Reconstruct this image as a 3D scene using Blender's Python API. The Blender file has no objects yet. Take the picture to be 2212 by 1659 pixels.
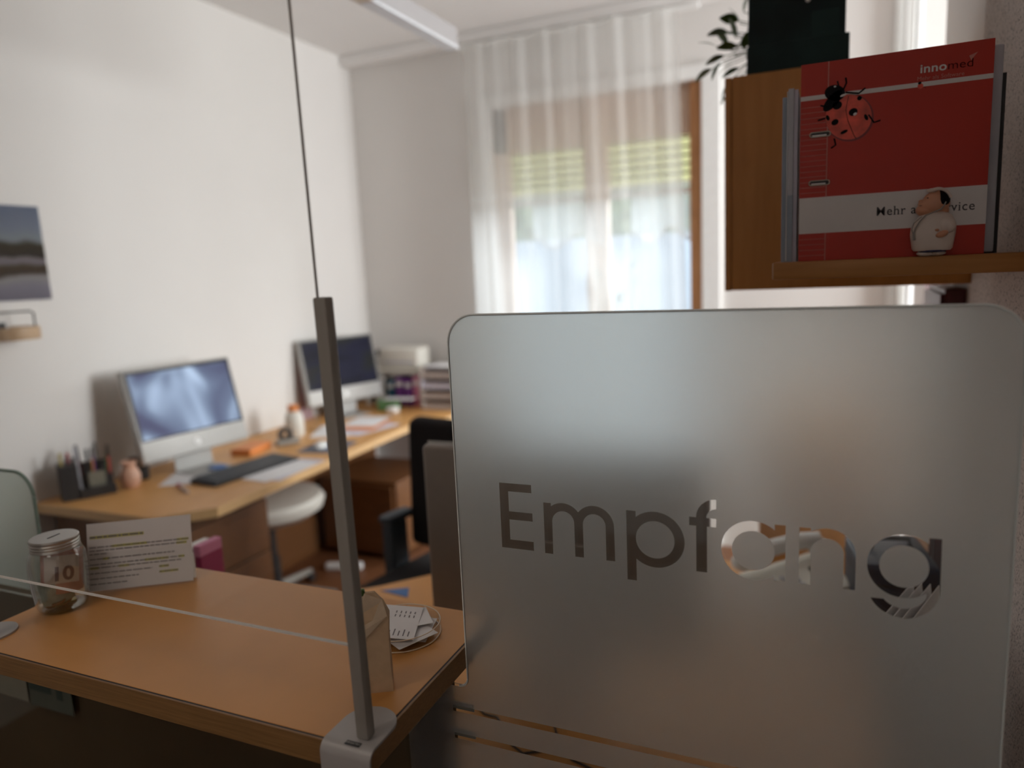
import bpy, bmesh, math, random
from math import sin, cos, pi, radians, sqrt, atan2
from mathutils import Vector, Matrix

random.seed(7)
S = bpy.context.scene
COL = S.collection

# ------------------------------------------------------------------ camera
cam_d = bpy.data.cameras.new('camera')
cam = bpy.data.objects.new('camera', cam_d)
COL.objects.link(cam)
yaw, pit, rol = radians(23.635), radians(8.912), radians(-2.618)
fwd = Vector((-sin(yaw) * cos(pit), cos(yaw) * cos(pit), -sin(pit)))
rt = Vector((cos(yaw), sin(yaw), 0))
up = rt.cross(fwd)
r2 = cos(rol) * rt + sin(rol) * up
u2 = -sin(rol) * rt + cos(rol) * up
cam.matrix_world = Matrix(((r2.x, u2.x, -fwd.x, 0), (r2.y, u2.y, -fwd.y, 0), (r2.z, u2.z, -fwd.z, 1.55), (0, 0, 0, 1)))
cam_d.sensor_width = 36
cam_d.lens = 36 * 1570.8 / 2212
cam_d.clip_start = 0.02
cam_d.dof.use_dof = True
cam_d.dof.focus_distance = 0.86
cam_d.dof.aperture_fstop = 2.35
S.camera = cam

# ------------------------------------------------------------------ world, lights, exposure
w = bpy.data.worlds.new('overcast_sky')
S.world = w
w.use_nodes = True
bg = w.node_tree.nodes['Background']
bg.inputs[0].default_value = (0.83, 0.92, 1.0, 1)
bg.inputs[1].default_value = 1.75

def area(name, loc, target, sx, sy, watts, color):
    l = bpy.data.lights.new(name, 'AREA')
    l.shape = 'RECTANGLE'; l.size = sx; l.size_y = sy
    l.energy = watts; l.color = color
    o = bpy.data.objects.new(name, l)
    COL.objects.link(o)
    o.location = loc
    o.rotation_euler = (Vector(target) - Vector(loc)).to_track_quat('-Z', 'Y').to_euler()
    return o
area('sky_light_window', (0.6, 6.3, 2.9), (-2.3, 2.0, 1.2), 1.8, 2.2, 340, (0.86, 0.94, 1.0))
area('side_fill_light', (2.7, 3.0, 1.75), (-2.7, 2.6, 1.3), 1.3, 1.5, 158, (0.93, 0.97, 1.0))  # added fill lamp for the room; the wall here has no window
area('rear_fill_light', (-0.3, -1.2, 2.8), (-0.9, 0.3, 0.9), 0.6, 0.6, 1.2, (1.0, 0.88, 0.78))  # unseen fill lamp added to lift the camera side slightly
sp = bpy.data.lights.new('counter_fill_spot', 'SPOT'); sp.energy = 26; sp.color = (1.0, 0.87, 0.76); sp.spot_size = radians(62); sp.spot_blend = 0.8; sp.shadow_soft_size = 0.30  # spot added to brighten counter and notice while leaving the binder dark
so_l = bpy.data.objects.new('counter_fill_spot', sp); COL.objects.link(so_l)
so_l.location = (-1.15, -0.45, 2.8)
so_l.rotation_euler = (Vector((-0.95, 0.62, 1.1)) - Vector(so_l.location)).to_track_quat('-Z', 'Y').to_euler()

S.view_settings.view_transform = 'Standard'
S.view_settings.look = 'None'
S.view_settings.gamma = 1
S.view_settings.exposure = 0.0
S.view_settings.use_curve_mapping = False
cy = S.cycles
cy.use_denoising = True
cy.max_bounces = 14; cy.transmission_bounces = 12; cy.transparent_max_bounces = 16
cy.diffuse_bounces = 5; cy.glossy_bounces = 4
cy.caustics_refractive = False; cy.caustics_reflective = False
cy.sample_clamp_indirect = 4

# ------------------------------------------------------------------ materials
def new_mat(name):
    m = bpy.data.materials.new(name); m.use_nodes = True
    return m, m.node_tree.nodes, m.node_tree.links, m.node_tree.nodes['Principled BSDF']

def mat(name, col, rough=0.6, metal=0.0, var=0.06, scale=30, bump=0.0, bscale=200, spec=0.5, trans=0.0, ior=1.45, emit=None, es=1.0):
    m, N, L, b = new_mat(name)
    b.inputs['Roughness'].default_value = rough
    b.inputs['Metallic'].default_value = metal
    b.inputs['Specular IOR Level'].default_value = spec
    b.inputs['IOR'].default_value = ior
    b.inputs['Transmission Weight'].default_value = trans
    c = (*col, 1)
    if var > 0:
        tc = N.new('ShaderNodeTexCoord'); n = N.new('ShaderNodeTexNoise')
        n.inputs['Scale'].default_value = scale; n.inputs['Detail'].default_value = 3
        L.new(tc.outputs['Object'], n.inputs['Vector'])
        r = N.new('ShaderNodeValToRGB')
        r.color_ramp.elements[0].position = 0.3; r.color_ramp.elements[1].position = 0.7
        r.color_ramp.elements[0].color = (*[v * (1 - var) for v in col], 1)
        r.color_ramp.elements[1].color = (*[min(1, v * (1 + var)) for v in col], 1)
        L.new(n.outputs['Fac'], r.inputs['Fac']); L.new(r.outputs[0], b.inputs['Base Color'])
    else:
        b.inputs['Base Color'].default_value = c
    if bump > 0:
        tc2 = N.new('ShaderNodeTexCoord'); n2 = N.new('ShaderNodeTexNoise')
        n2.inputs['Scale'].default_value = bscale; n2.inputs['Detail'].default_value = 4
        L.new(tc2.outputs['Object'], n2.inputs['Vector'])
        bp = N.new('ShaderNodeBump'); bp.inputs['Strength'].default_value = bump; bp.inputs['Distance'].default_value = 0.002
        L.new(n2.outputs['Fac'], bp.inputs['Height']); L.new(bp.outputs[0], b.inputs['Normal'])
    if emit:
        b.inputs['Emission Color'].default_value = (*emit, 1)
        b.inputs['Emission Strength'].default_value = es
    return m

def wood(name, c1, c2, sc=(1.2, 14, 14), rough=0.42, spec=0.4):
    m, N, L, b = new_mat(name)
    tc = N.new('ShaderNodeTexCoord'); mp = N.new('ShaderNodeMapping'); n = N.new('ShaderNodeTexNoise')
    mp.inputs['Scale'].default_value = sc
    n.inputs['Scale'].default_value = 5; n.inputs['Detail'].default_value = 6; n.inputs['Distortion'].default_value = 0.6
    r = N.new('ShaderNodeValToRGB')
    r.color_ramp.elements[0].position = 0.32; r.color_ramp.elements[1].position = 0.7
    r.color_ramp.elements[0].color = (*c1, 1); r.color_ramp.elements[1].color = (*c2, 1)
    L.new(tc.outputs['Object'], mp.inputs[0]); L.new(mp.outputs[0], n.inputs['Vector'])
    L.new(n.outputs['Fac'], r.inputs['Fac']); L.new(r.outputs[0], b.inputs['Base Color'])
    b.inputs['Roughness'].default_value = rough; b.inputs['Specular IOR Level'].default_value = spec
    return m

def plaster(name, col, pits=False):
    m, N, L, b = new_mat(name)
    tc = N.new('ShaderNodeTexCoord'); n = N.new('ShaderNodeTexNoise')
    n.inputs['Scale'].default_value = 260 if pits else 90; n.inputs['Detail'].default_value = 5
    L.new(tc.outputs['Object'], n.inputs['Vector'])
    bp = N.new('ShaderNodeBump'); bp.inputs['Strength'].default_value = 0.9 if pits else 0.25
    bp.inputs['Distance'].default_value = 0.003 if pits else 0.001
    L.new(n.outputs['Fac'], bp.inputs['Height']); L.new(bp.outputs[0], b.inputs['Normal'])
    r = N.new('ShaderNodeValToRGB')
    if pits:
        r.color_ramp.elements[0].position = 0.37; r.color_ramp.elements[1].position = 0.42
        r.color_ramp.elements[0].color = (*[v * 0.35 for v in col], 1); r.color_ramp.elements[1].color = (*col, 1)
        L.new(n.outputs['Fac'], r.inputs['Fac'])
    else:
        n2 = N.new('ShaderNodeTexNoise'); n2.inputs['Scale'].default_value = 3
        L.new(tc.outputs['Object'], n2.inputs['Vector'])
        r.color_ramp.elements[0].color = (*[v * 0.97 for v in col], 1); r.color_ramp.elements[1].color = (*[min(1, v * 1.02) for v in col], 1)
        L.new(n2.outputs['Fac'], r.inputs['Fac'])
    L.new(r.outputs[0], b.inputs['Base Color'])
    b.inputs['Roughness'].default_value = 0.9; b.inputs['Specular IOR Level'].default_value = 0.15
    return m

def sheer(name, col, transp):
    m = bpy.data.materials.new(name); m.use_nodes = True
    N, L = m.node_tree.nodes, m.node_tree.links
    N.clear()
    o = N.new('ShaderNodeOutputMaterial'); mx = N.new('ShaderNodeMixShader'); mx2 = N.new('ShaderNodeMixShader')
    t = N.new('ShaderNodeBsdfTransparent'); tr = N.new('ShaderNodeBsdfTranslucent'); d = N.new('ShaderNodeBsdfDiffuse')
    tc = N.new('ShaderNodeTexCoord'); n = N.new('ShaderNodeTexNoise'); n.inputs['Scale'].default_value = 400
    mr = N.new('ShaderNodeMapRange'); mr.inputs['To Min'].default_value = 1 - transp - 0.08; mr.inputs['To Max'].default_value = 1 - transp + 0.08
    L.new(tc.outputs['Object'], n.inputs['Vector']); L.new(n.outputs['Fac'], mr.inputs['Value']); L.new(mr.outputs[0], mx.inputs[0])
    tr.inputs[0].default_value = (*col, 1); d.inputs[0].default_value = (*col, 1)
    mx2.inputs[0].default_value = 0.5
    L.new(tr.outputs[0], mx2.inputs[1]); L.new(d.outputs[0], mx2.inputs[2])
    L.new(t.outputs[0], mx.inputs[1]); L.new(mx2.outputs[0], mx.inputs[2]); L.new(mx.outputs[0], o.inputs[0])
    return m

def clear(name, tint, ior=1.45, boost=1.0):
    m = bpy.data.materials.new(name); m.use_nodes = True
    N, L = m.node_tree.nodes, m.node_tree.links
    N.clear()
    o = N.new('ShaderNodeOutputMaterial'); mx = N.new('ShaderNodeMixShader')
    t = N.new('ShaderNodeBsdfTransparent'); g = N.new('ShaderNodeBsdfGlossy'); f = N.new('ShaderNodeLayerWeight'); f.inputs['Blend'].default_value = 0.5
    pw = N.new('ShaderNodeMath'); pw.operation = 'POWER'; pw.inputs[1].default_value = 5; ma = N.new('ShaderNodeMath'); ma.operation = 'MULTIPLY_ADD'
    r0 = ((ior - 1) / (ior + 1)) ** 2; ma.inputs[1].default_value = 1 - r0; ma.inputs[2].default_value = r0
    mm = N.new('ShaderNodeMath'); mm.operation = 'MULTIPLY'; mm.inputs[1].default_value = boost
    t.inputs[0].default_value = (*tint, 1); g.inputs['Roughness'].default_value = 0.01
    L.new(f.outputs['Facing'], pw.inputs[0]); L.new(pw.outputs[0], ma.inputs[0]); L.new(ma.outputs[0], mm.inputs[0]); L.new(mm.outputs[0], mx.inputs[0])
    L.new(t.outputs[0], mx.inputs[1]); L.new(g.outputs[0], mx.inputs[2]); L.new(mx.outputs[0], o.inputs[0])
    return m

def frost(name, rough, diffuse, col=(0.93, 0.97, 0.97)):
    m = bpy.data.materials.new(name); m.use_nodes = True
    N, L = m.node_tree.nodes, m.node_tree.links
    N.clear()
    o = N.new('ShaderNodeOutputMaterial'); mx = N.new('ShaderNodeMixShader'); g = N.new('ShaderNodeBsdfPrincipled')
    g.inputs['Base Color'].default_value = (*col, 1); g.inputs['Roughness'].default_value = rough
    g.inputs['Transmission Weight'].default_value = 1; g.inputs['IOR'].default_value = 1.42
    d = N.new('ShaderNodeBsdfDiffuse'); tr = N.new('ShaderNodeBsdfTranslucent')
    d.inputs[0].default_value = (*col, 1); tr.inputs[0].default_value = (*col, 1)
    m2 = N.new('ShaderNodeMixShader'); m2.inputs[0].default_value = 0.88
    L.new(d.outputs[0], m2.inputs[1]); L.new(tr.outputs[0], m2.inputs[2])
    tc = N.new('ShaderNodeTexCoord'); n = N.new('ShaderNodeTexNoise'); n.inputs['Scale'].default_value = 900
    mr = N.new('ShaderNodeMapRange'); mr.inputs['To Min'].default_value = diffuse - 0.06; mr.inputs['To Max'].default_value = diffuse + 0.06
    L.new(tc.outputs['Object'], n.inputs['Vector']); L.new(n.outputs['Fac'], mr.inputs['Value']); L.new(mr.outputs[0], mx.inputs[0])
    L.new(g.outputs[0], mx.inputs[1]); L.new(m2.outputs[0], mx.inputs[2]); L.new(mx.outputs[0], o.inputs[0])
    return m

def screen_mat(name, stops, scale=2.2, strength=1.0, bands=False):
    m, N, L, b = new_mat(name)
    tc = N.new('ShaderNodeTexCoord'); mp = N.new('ShaderNodeMapping')
    mp.inputs['Scale'].default_value = (1.0, 1.0, 0.55) if not bands else (0.4, 0.4, 1.0)
    n = N.new('ShaderNodeTexNoise'); n.inputs['Scale'].default_value = scale; n.inputs['Detail'].default_value = 1.5
    n.inputs['Distortion'].default_value = 0.8 if not bands else 0.1
    r = N.new('ShaderNodeValToRGB')
    els = r.color_ramp.elements
    els[0].position, els[0].color = stops[0][0], (*stops[0][1], 1)
    els[1].position, els[1].color = stops[-1][0], (*stops[-1][1], 1)
    for p, c in stops[1:-1]:
        e = els.new(p); e.color = (*c, 1)
    L.new(tc.outputs['Object'], mp.inputs[0]); L.new(mp.outputs[0], n.inputs['Vector']); L.new(n.outputs['Fac'], r.inputs['Fac'])
    L.new(r.outputs[0], b.inputs['Emission Color']); b.inputs['Emission Strength'].default_value = strength
    b.inputs['Base Color'].default_value = (0.01, 0.01, 0.012, 1); b.inputs['Roughness'].default_value = 0.35; b.inputs['Specular IOR Level'].default_value = 0.08
    return m

M = {}
M['wall'] = plaster('wall_plaster', (0.775, 0.75, 0.72))
M['wall_near'] = plaster('rough_plaster', (0.74, 0.66, 0.61), True)
M['ceiling'] = plaster('ceiling_paint', (0.84, 0.82, 0.80))
M['floor'] = wood('floor_laminate', (0.13, 0.05, 0.02), (0.20, 0.08, 0.033))
M['laminate'] = mat('orange_laminate', (0.60, 0.285, 0.085), 0.38, var=0.05, scale=9, spec=0.4)
M['laminate_edge'] = wood('laminate_edge_band', (0.20, 0.105, 0.038), (0.29, 0.155, 0.058), (3, 30, 90))
M['desk'] = wood('beech_desktop', (0.60, 0.30, 0.095), (0.72, 0.38, 0.13), (10, 1.5, 10))
M['desk_edge'] = wood('beech_edge', (0.62, 0.38, 0.17), (0.75, 0.48, 0.23), (30, 2, 60))
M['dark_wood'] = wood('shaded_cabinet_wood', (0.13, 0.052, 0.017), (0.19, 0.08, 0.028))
M['cab_wood'] = wood('cherry_cabinet_wood', (0.50, 0.20, 0.040), (0.58, 0.245, 0.055), (12, 12, 1.2))
M['shelf_wood'] = wood('shelf_wood', (0.42, 0.18, 0.05), (0.52, 0.235, 0.07))
M['joint'] = mat('dark_joint', (0.02, 0.008, 0.008), 0.6, var=0)
M['white'] = mat('white_paint', (0.86, 0.86, 0.84), 0.5, var=0.02)
M['off_white'] = mat('cream_plastic', (0.72, 0.69, 0.62), 0.5, var=0.03)
M['black'] = mat('black_plastic', (0.018, 0.017, 0.018), 0.5, var=0.1)
M['black_fabric'] = mat('black_fabric', (0.014, 0.011, 0.011), 0.95, var=0.2, scale=300, bump=0.4, bscale=900)
M['grey_pad'] = mat('blue_grey_plastic', (0.06, 0.075, 0.09), 0.5)
M['grey_metal'] = mat('grey_powder_coat', (0.31, 0.285, 0.25), 0.45, metal=0.1, var=0.02)
M['clamp'] = mat('light_grey_coat', (0.42, 0.40, 0.385), 0.45, metal=0.15, var=0.02)
M['alu'] = mat('silver_aluminium', (0.44, 0.43, 0.41), 0.5, metal=0.3, var=0.02)
M['alu_dark'] = mat('computer_back_aluminium', (0.27, 0.235, 0.21), 0.45, metal=0.3, var=0.03)
M['glass'] = clear('clear_glass', (0.975, 0.99, 0.98), 1.45)
M['jar_glass'] = clear('jar_glass', (0.95, 0.97, 0.96), 1.5, 2.6)
M['thin_acrylic'] = clear('clear_acrylic', (0.985, 0.985, 0.98), 1.35)
M['edge_glow'] = sheer('acrylic_edge_glow', (0.97, 0.96, 0.93), 0.05)  # near-white tone stands in for light carried to clear acrylic edges
M['edge_highlight'] = mat('glass_edge_highlight', (0.90, 0.95, 0.93), 0.25, var=0)  # white painted for the light that the glass edge guides
M['green_glass'] = frost('green_tinted_frosted_glass', 0.22, 0.16, (0.78, 0.86, 0.80))
M['frost'] = frost('etched_frosted_film', 0.37, 0.29, (0.98, 1.0, 1.0))
M['paper'] = mat('white_paper', (0.80, 0.78, 0.78), 0.8, var=0.02)
M['ink'] = mat('grey_ink', (0.06, 0.055, 0.06), 0.7, var=0)
M['ink_soft'] = mat('soft_print_ink', (0.20, 0.18, 0.19), 0.7, var=0)
M['yellow_mark'] = mat('highlighter_yellow', (0.62, 0.60, 0.10), 0.7, var=0)
M['red_print'] = mat('red_folder_card', (0.47, 0.022, 0.006), 0.45, var=0.05, scale=6)
M['pink_line'] = mat('pale_pink_print', (0.55, 0.20, 0.16), 0.6, var=0)
M['white_print'] = mat('white_print', (0.74, 0.70, 0.68), 0.6, var=0.02)
M['dark_red_print'] = mat('dark_red_print', (0.045, 0.002, 0.002), 0.8, var=0, spec=0.1)
M['bug_red'] = mat('ladybird_red', (0.68, 0.07, 0.035), 0.3, var=0.35, scale=50)
M['bug_dark'] = mat('ladybird_rim_red', (0.20, 0.01, 0.008), 0.3, var=0)
M['bug_black'] = mat('ladybird_black', (0.006, 0.005, 0.006), 0.6, var=0, spec=0.15)
M['chrome'] = mat('nickel_ring', (0.6, 0.58, 0.5), 0.25, metal=0.9, var=0)
M['grey_card'] = mat('grey_folder_card', (0.50, 0.50, 0.54), 0.6)
M['grey_card2'] = mat('slate_folder_card', (0.30, 0.34, 0.40), 0.6)
M['figure_coat'] = mat('glazed_cream_coat', (0.72, 0.62, 0.55), 0.35, var=0.03)
M['figure_skin'] = mat('painted_skin', (0.62, 0.30, 0.18), 0.4, var=0.05)
M['figure_grey'] = mat('painted_grey', (0.30, 0.27, 0.24), 0.35, var=0.03)
M['figure_blue'] = mat('painted_navy', (0.03, 0.03, 0.09), 0.4, var=0)
M['green_box'] = mat('dark_green_card', (0.006, 0.021, 0.020), 0.75, var=0.7, scale=7)
M['leaf'] = mat('leaf_green', (0.055, 0.105, 0.018), 0.5, var=0.4, scale=25)
M['pot'] = mat('terracotta', (0.35, 0.15, 0.08), 0.8)
M['soil'] = mat('potting_soil', (0.03, 0.02, 0.013), 0.95, var=0.5, scale=120)
M['maroon'] = wood('maroon_cupboard', (0.075, 0.010, 0.012), (0.10, 0.016, 0.018), (10, 10, 1.5), 0.35)
M['kraft'] = mat('kraft_paper', (0.56, 0.39, 0.24), 0.8, var=0.08, scale=60, bump=0.3, bscale=90)
M['kraft_light'] = mat('printed_light_paper', (0.56, 0.43, 0.30), 0.8, var=0.1, scale=80)
M['sheer'] = sheer('sheer_voile', (0.90, 0.90, 0.88), 0.41)
M['cafe'] = sheer('cafe_curtain_voile', (0.80, 0.84, 0.86), 0.35)
M['win_wood'] = wood('window_frame_wood', (0.42, 0.19, 0.075), (0.55, 0.27, 0.12), (12, 12, 1.5))
M['win_veiled'] = wood('veiled_window_wood', (0.56, 0.40, 0.30), (0.66, 0.49, 0.38), (12, 12, 1.5))  # same window wood, whitened in colour for the curtain's veil
M['shutter_joint'] = mat('shutter_joint', (0.16, 0.15, 0.10), 0.8)
M['shutter'] = sheer('cream_shutter', (0.74, 0.73, 0.50), 0.05)
M['facade'] = mat('pale_facade', (0.60, 0.68, 0.76), 0.9, var=0.04, scale=2)
M['hedge'] = mat('garden_hedge', (0.28, 0.36, 0.24), 0.95, var=0.3, scale=6)
M['ground'] = mat('pale_paving', (0.75, 0.78, 0.82), 0.9, var=0.05, scale=3)
M['lamp_body'] = mat('lamp_grey', (0.40, 0.385, 0.385), 0.5, metal=0.2, var=0.02)
M['lamp_diff'] = mat('lamp_diffuser', (0.75, 0.77, 0.80), 0.4, var=0.02)
M['lamp_warm'] = mat('lamp_diffuser_warm', (0.66, 0.55, 0.45), 0.4, var=0.02)
M['light_wood'] = wood('pale_turned_wood', (0.50, 0.33, 0.19), (0.66, 0.48, 0.32), (20, 20, 4))
M['orange'] = mat('orange_plastic', (0.72, 0.25, 0.07), 0.5)
M['yellow'] = mat('yellow_plastic', (0.42, 0.33, 0.05), 0.5)
M['amber'] = mat('amber_plastic', (0.50, 0.22, 0.02), 0.5)
M['red'] = mat('red_plastic', (0.45, 0.02, 0.04), 0.4)
M['pink'] = mat('pink_card', (0.62, 0.20, 0.34), 0.5)
M['magenta'] = mat('magenta_card', (0.30, 0.012, 0.085), 0.5)
M['purple'] = mat('purple_card', (0.17, 0.035, 0.26), 0.5)
M['teal'] = mat('teal_card', (0.02, 0.11, 0.19), 0.5)
M['green'] = mat('green_card', (0.12, 0.26, 0.10), 0.5)
M['blue_card'] = mat('blue_card', (0.06, 0.16, 0.40), 0.5)
M['navy'] = mat('navy_plastic', (0.018, 0.028, 0.055), 0.45)
M['skin_pot'] = mat('peach_ceramic', (0.70, 0.42, 0.30), 0.4)
M['keys'] = mat('charcoal_keys', (0.05, 0.052, 0.056), 0.5)
M['mousepad'] = mat('blue_grey_mat', (0.14, 0.155, 0.20), 0.8)
M['lilac'] = mat('lilac_paper', (0.62, 0.59, 0.66), 0.8, var=0.03)
M['mauve'] = mat('mauve_cloth', (0.42, 0.26, 0.29), 0.9)
M['beige'] = mat('beige_tray', (0.50, 0.43, 0.39), 0.6)
M['slot'] = mat('coin_slot_dark', (0.02, 0.018, 0.03), 0.6, var=0)
M['tin'] = mat('brushed_tin', (0.48, 0.46, 0.43), 0.30, metal=0.85, var=0.03)
M['note_red'] = mat('banknote_red', (0.50, 0.20, 0.14), 0.7, var=0.15, scale=90)
M['note_light'] = mat('banknote_pale', (0.62, 0.48, 0.38), 0.7, var=0.1, scale=90)
M['note_grey'] = mat('banknote_grey_green', (0.30, 0.32, 0.26), 0.7, var=0.2, scale=90)
M['coin_copper'] = mat('copper_coin', (0.28, 0.12, 0.05), 0.4, metal=0.7)
M['coin_gold'] = mat('brass_coin', (0.34, 0.26, 0.10), 0.4, metal=0.7)
M['brown_ink'] = mat('brown_numeral_ink', (0.10, 0.02, 0.015), 0.7, var=0)
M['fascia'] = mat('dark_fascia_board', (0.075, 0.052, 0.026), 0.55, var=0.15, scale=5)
M['leaflet'] = mat('pale_leaflet', (0.20, 0.19, 0.145), 0.7)
M['leaflet2'] = mat('grey_green_leaflet', (0.075, 0.085, 0.065), 0.7)
M['leaflet3'] = mat('leaflet_print_green', (0.030, 0.045, 0.038), 0.7, var=0)
M['screen_a'] = screen_mat('screen_picture', [(0.34, (0.055, 0.06, 0.12)), (0.45, (0.13, 0.17, 0.26)), (0.53, (0.28, 0.36, 0.50)), (0.62, (0.46, 0.58, 0.76)), (0.7, (0.30, 0.37, 0.55))], 4.5, 1.4)
M['screen_b'] = screen_mat('screen_dark_page', [(0.38, (0.004, 0.004, 0.02)), (0.5, (0.012, 0.012, 0.045)), (0.62, (0.018, 0.02, 0.016)), (0.7, (0.03, 0.012, 0.02))], 8, 0.5, True)
M['black_gloss'] = mat('black_bezel', (0.012, 0.012, 0.014), 0.15, var=0)

# ------------------------------------------------------------------ mesh helpers
class MB:
    def __init__(s): s.bm = bmesh.new()
    def box(s, x0, x1, y0, y1, z0, z1, bev=0.0, seg=2, mtx=None):
        r = bmesh.ops.create_cube(s.bm, size=1)
        vs = r['verts']
        for v in vs:
            v.co = Vector(((x0 + x1) / 2 + v.co.x * (x1 - x0), (y0 + y1) / 2 + v.co.y * (y1 - y0), (z0 + z1) / 2 + v.co.z * (z1 - z0)))
        if bev > 0:
            es = list({e for v in vs for e in v.link_edges})
            r2 = bmesh.ops.bevel(s.bm, geom=es, offset=bev, segments=seg, profile=0.5, affect='EDGES')
            vs = list({v for f in r2['faces'] for v in f.verts} | {v for v in vs if v.is_valid})
        if mtx is not None:
            bmesh.ops.transform(s.bm, matrix=mtx, verts=vs)
        return s
    def prism(s, pts, z0, z1, axis='z', mtx=None):
        # pts polygon in (a,b); extruded along axis between z0 and z1
        def P(a, b, c):
            return (a, b, c) if axis == 'z' else ((a, c, b) if axis == 'y' else (c, a, b))
        lo = [s.bm.verts.new(P(a, b, z0)) for a, b in pts]; hi = [s.bm.verts.new(P(a, b, z1)) for a, b in pts]
        n = len(pts)
        s.bm.faces.new(lo[::-1]); s.bm.faces.new(hi)
        for i in range(n): s.bm.faces.new((lo[i], lo[(i + 1) % n], hi[(i + 1) % n], hi[i]))
        if mtx is not None: bmesh.ops.transform(s.bm, matrix=mtx, verts=lo + hi)
        return s
    def lathe(s, prof, c=(0, 0), n=32, z=0, mtx=None, closed=False):
        rings = []
        for r, h in prof:
            rr = max(r, 1e-5)
            rings.append([s.bm.verts.new((c[0] + rr * cos(2 * pi * k / n), c[1] + rr * sin(2 * pi * k / n), z + h)) for k in range(n)])
        m = len(rings)
        for i in range(m if closed else m - 1):
            a, b = rings[i], rings[(i + 1) % m]
            for k in range(n): s.bm.faces.new((a[k], a[(k + 1) % n], b[(k + 1) % n], b[k]))
        if not closed:
            s.bm.faces.new(rings[0][::-1]); s.bm.faces.new(rings[-1])
        if mtx is not None: bmesh.ops.transform(s.bm, matrix=mtx, verts=[v for r in rings for v in r])
        return s
    def tube(s, pts, r, n=8, r1=None):
        pts = [Vector(p) for p in pts]; rings = []
        prev = None
        for i, p in enumerate(pts):
            d = (pts[min(i + 1, len(pts) - 1)] - pts[max(i - 1, 0)]).normalized()
            a = d.cross(Vector((0, 0, 1)))
            if a.length < 0.05: a = d.cross(Vector((0, 1, 0)))
            if prev is not None and a.dot(prev) < 0: a = -a
            a.normalize(); prev = a; b = d.cross(a)
            rr = r if r1 is None else r + (r1 - r) * i / (len(pts) - 1)
            rings.append([s.bm.verts.new(p + rr * (cos(2 * pi * k / n) * a + sin(2 * pi * k / n) * b)) for k in range(n)])
        for i in range(len(rings) - 1):
            a, b = rings[i], rings[i + 1]
            for k in range(n): s.bm.faces.new((a[k], a[(k + 1) % n], b[(k + 1) % n], b[k]))
        s.bm.faces.new(rings[0][::-1]); s.bm.faces.new(rings[-1])
        return s
    def ball(s, c, r, sc=(1, 1, 1), u=20, v=12, mtx=None):
        q = bmesh.ops.create_uvsphere(s.bm, u_segments=u, v_segments=v, radius=r)['verts']
        for p in q: p.co = Vector((p.co.x * sc[0], p.co.y * sc[1], p.co.z * sc[2]))
        if mtx is not None: bmesh.ops.transform(s.bm, matrix=mtx, verts=q)
        for p in q: p.co += Vector(c)
        return s
    def quad(s, a, b, c, d):
        s.bm.faces.new([s.bm.verts.new(p) for p in (a, b, c, d)]); return s
    def build(s, name, m, root=None, world=False, smooth=False, mtx=None):
        if mtx is not None: bmesh.ops.transform(s.bm, matrix=mtx, verts=s.bm.verts)
        if world and root is not None:
            R = root
            inv = Matrix.Identity(4)
            chain = []
            while R is not None: chain.append(R); R = R.parent
            for R in chain[::-1]:
                inv = inv @ R.matrix_basis
            bmesh.ops.transform(s.bm, matrix=inv.inverted(), verts=s.bm.verts)
        bmesh.ops.recalc_face_normals(s.bm, faces=s.bm.faces)
        me = bpy.data.meshes.new(name)
        s.bm.to_mesh(me); s.bm.free()
        if smooth:
            for p in me.polygons: p.use_smooth = True
            try: me.set_sharp_from_angle(angle=radians(38))
            except Exception: pass
        me.materials.append(m)
        o = bpy.data.objects.new(name, me)
        COL.objects.link(o)
        if root is not None: o.parent = root
        return o

def tag(o, label=None, cat=None, group=None, kind=None):
    if label: o['label'] = label
    if cat: o['category'] = cat
    if group: o['group'] = group
    if kind: o['kind'] = kind
    return o

def thing(name, label, cat, loc=(0, 0, 0), rz=0.0, group=None):
    o = bpy.data.objects.new(name, None)
    COL.objects.link(o)
    o.matrix_basis = Matrix.Translation(loc) @ Matrix.Rotation(rz, 4, 'Z')
    return tag(o, label, cat, group)

def copy_tree(o, parent=None):
    c = o.copy(); COL.objects.link(c); c.parent = parent
    for ch in [x for x in bpy.data.objects if x.parent == o and x is not c]:
        copy_tree(ch, c)
    return c

def text_bm(txt, size, mtx, extrude=0.0, align='LEFT', space=1.0, bold=0.0, sx=1.0):
    cu = bpy.data.curves.new('txt', 'FONT')
    cu.body = txt; cu.size = size; cu.align_x = align; cu.space_character = space; cu.offset = bold
    cu.resolution_u = 3; cu.extrude = extrude
    ob = bpy.data.objects.new('txt', cu)
    COL.objects.link(ob)
    dg = bpy.context.evaluated_depsgraph_get(); dg.update()
    me = bpy.data.meshes.new_from_object(ob.evaluated_get(dg))
    mb = MB(); mb.bm.from_mesh(me)
    bmesh.ops.transform(mb.bm, matrix=mtx @ Matrix.Diagonal((sx, 1, 1, 1)), verts=mb.bm.verts)
    bpy.data.objects.remove(ob); bpy.data.curves.remove(cu); bpy.data.meshes.remove(me)
    return mb

UPRIGHT = Matrix.Rotation(pi / 2, 4, 'X')      # text lying in XY -> standing, reading from -Y

def struct(mb, name, m, parent=None, smooth=False):
    o = mb.build(name, m, parent, smooth=smooth)
    if parent is None: o['kind'] = 'structure'
    return o

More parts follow.
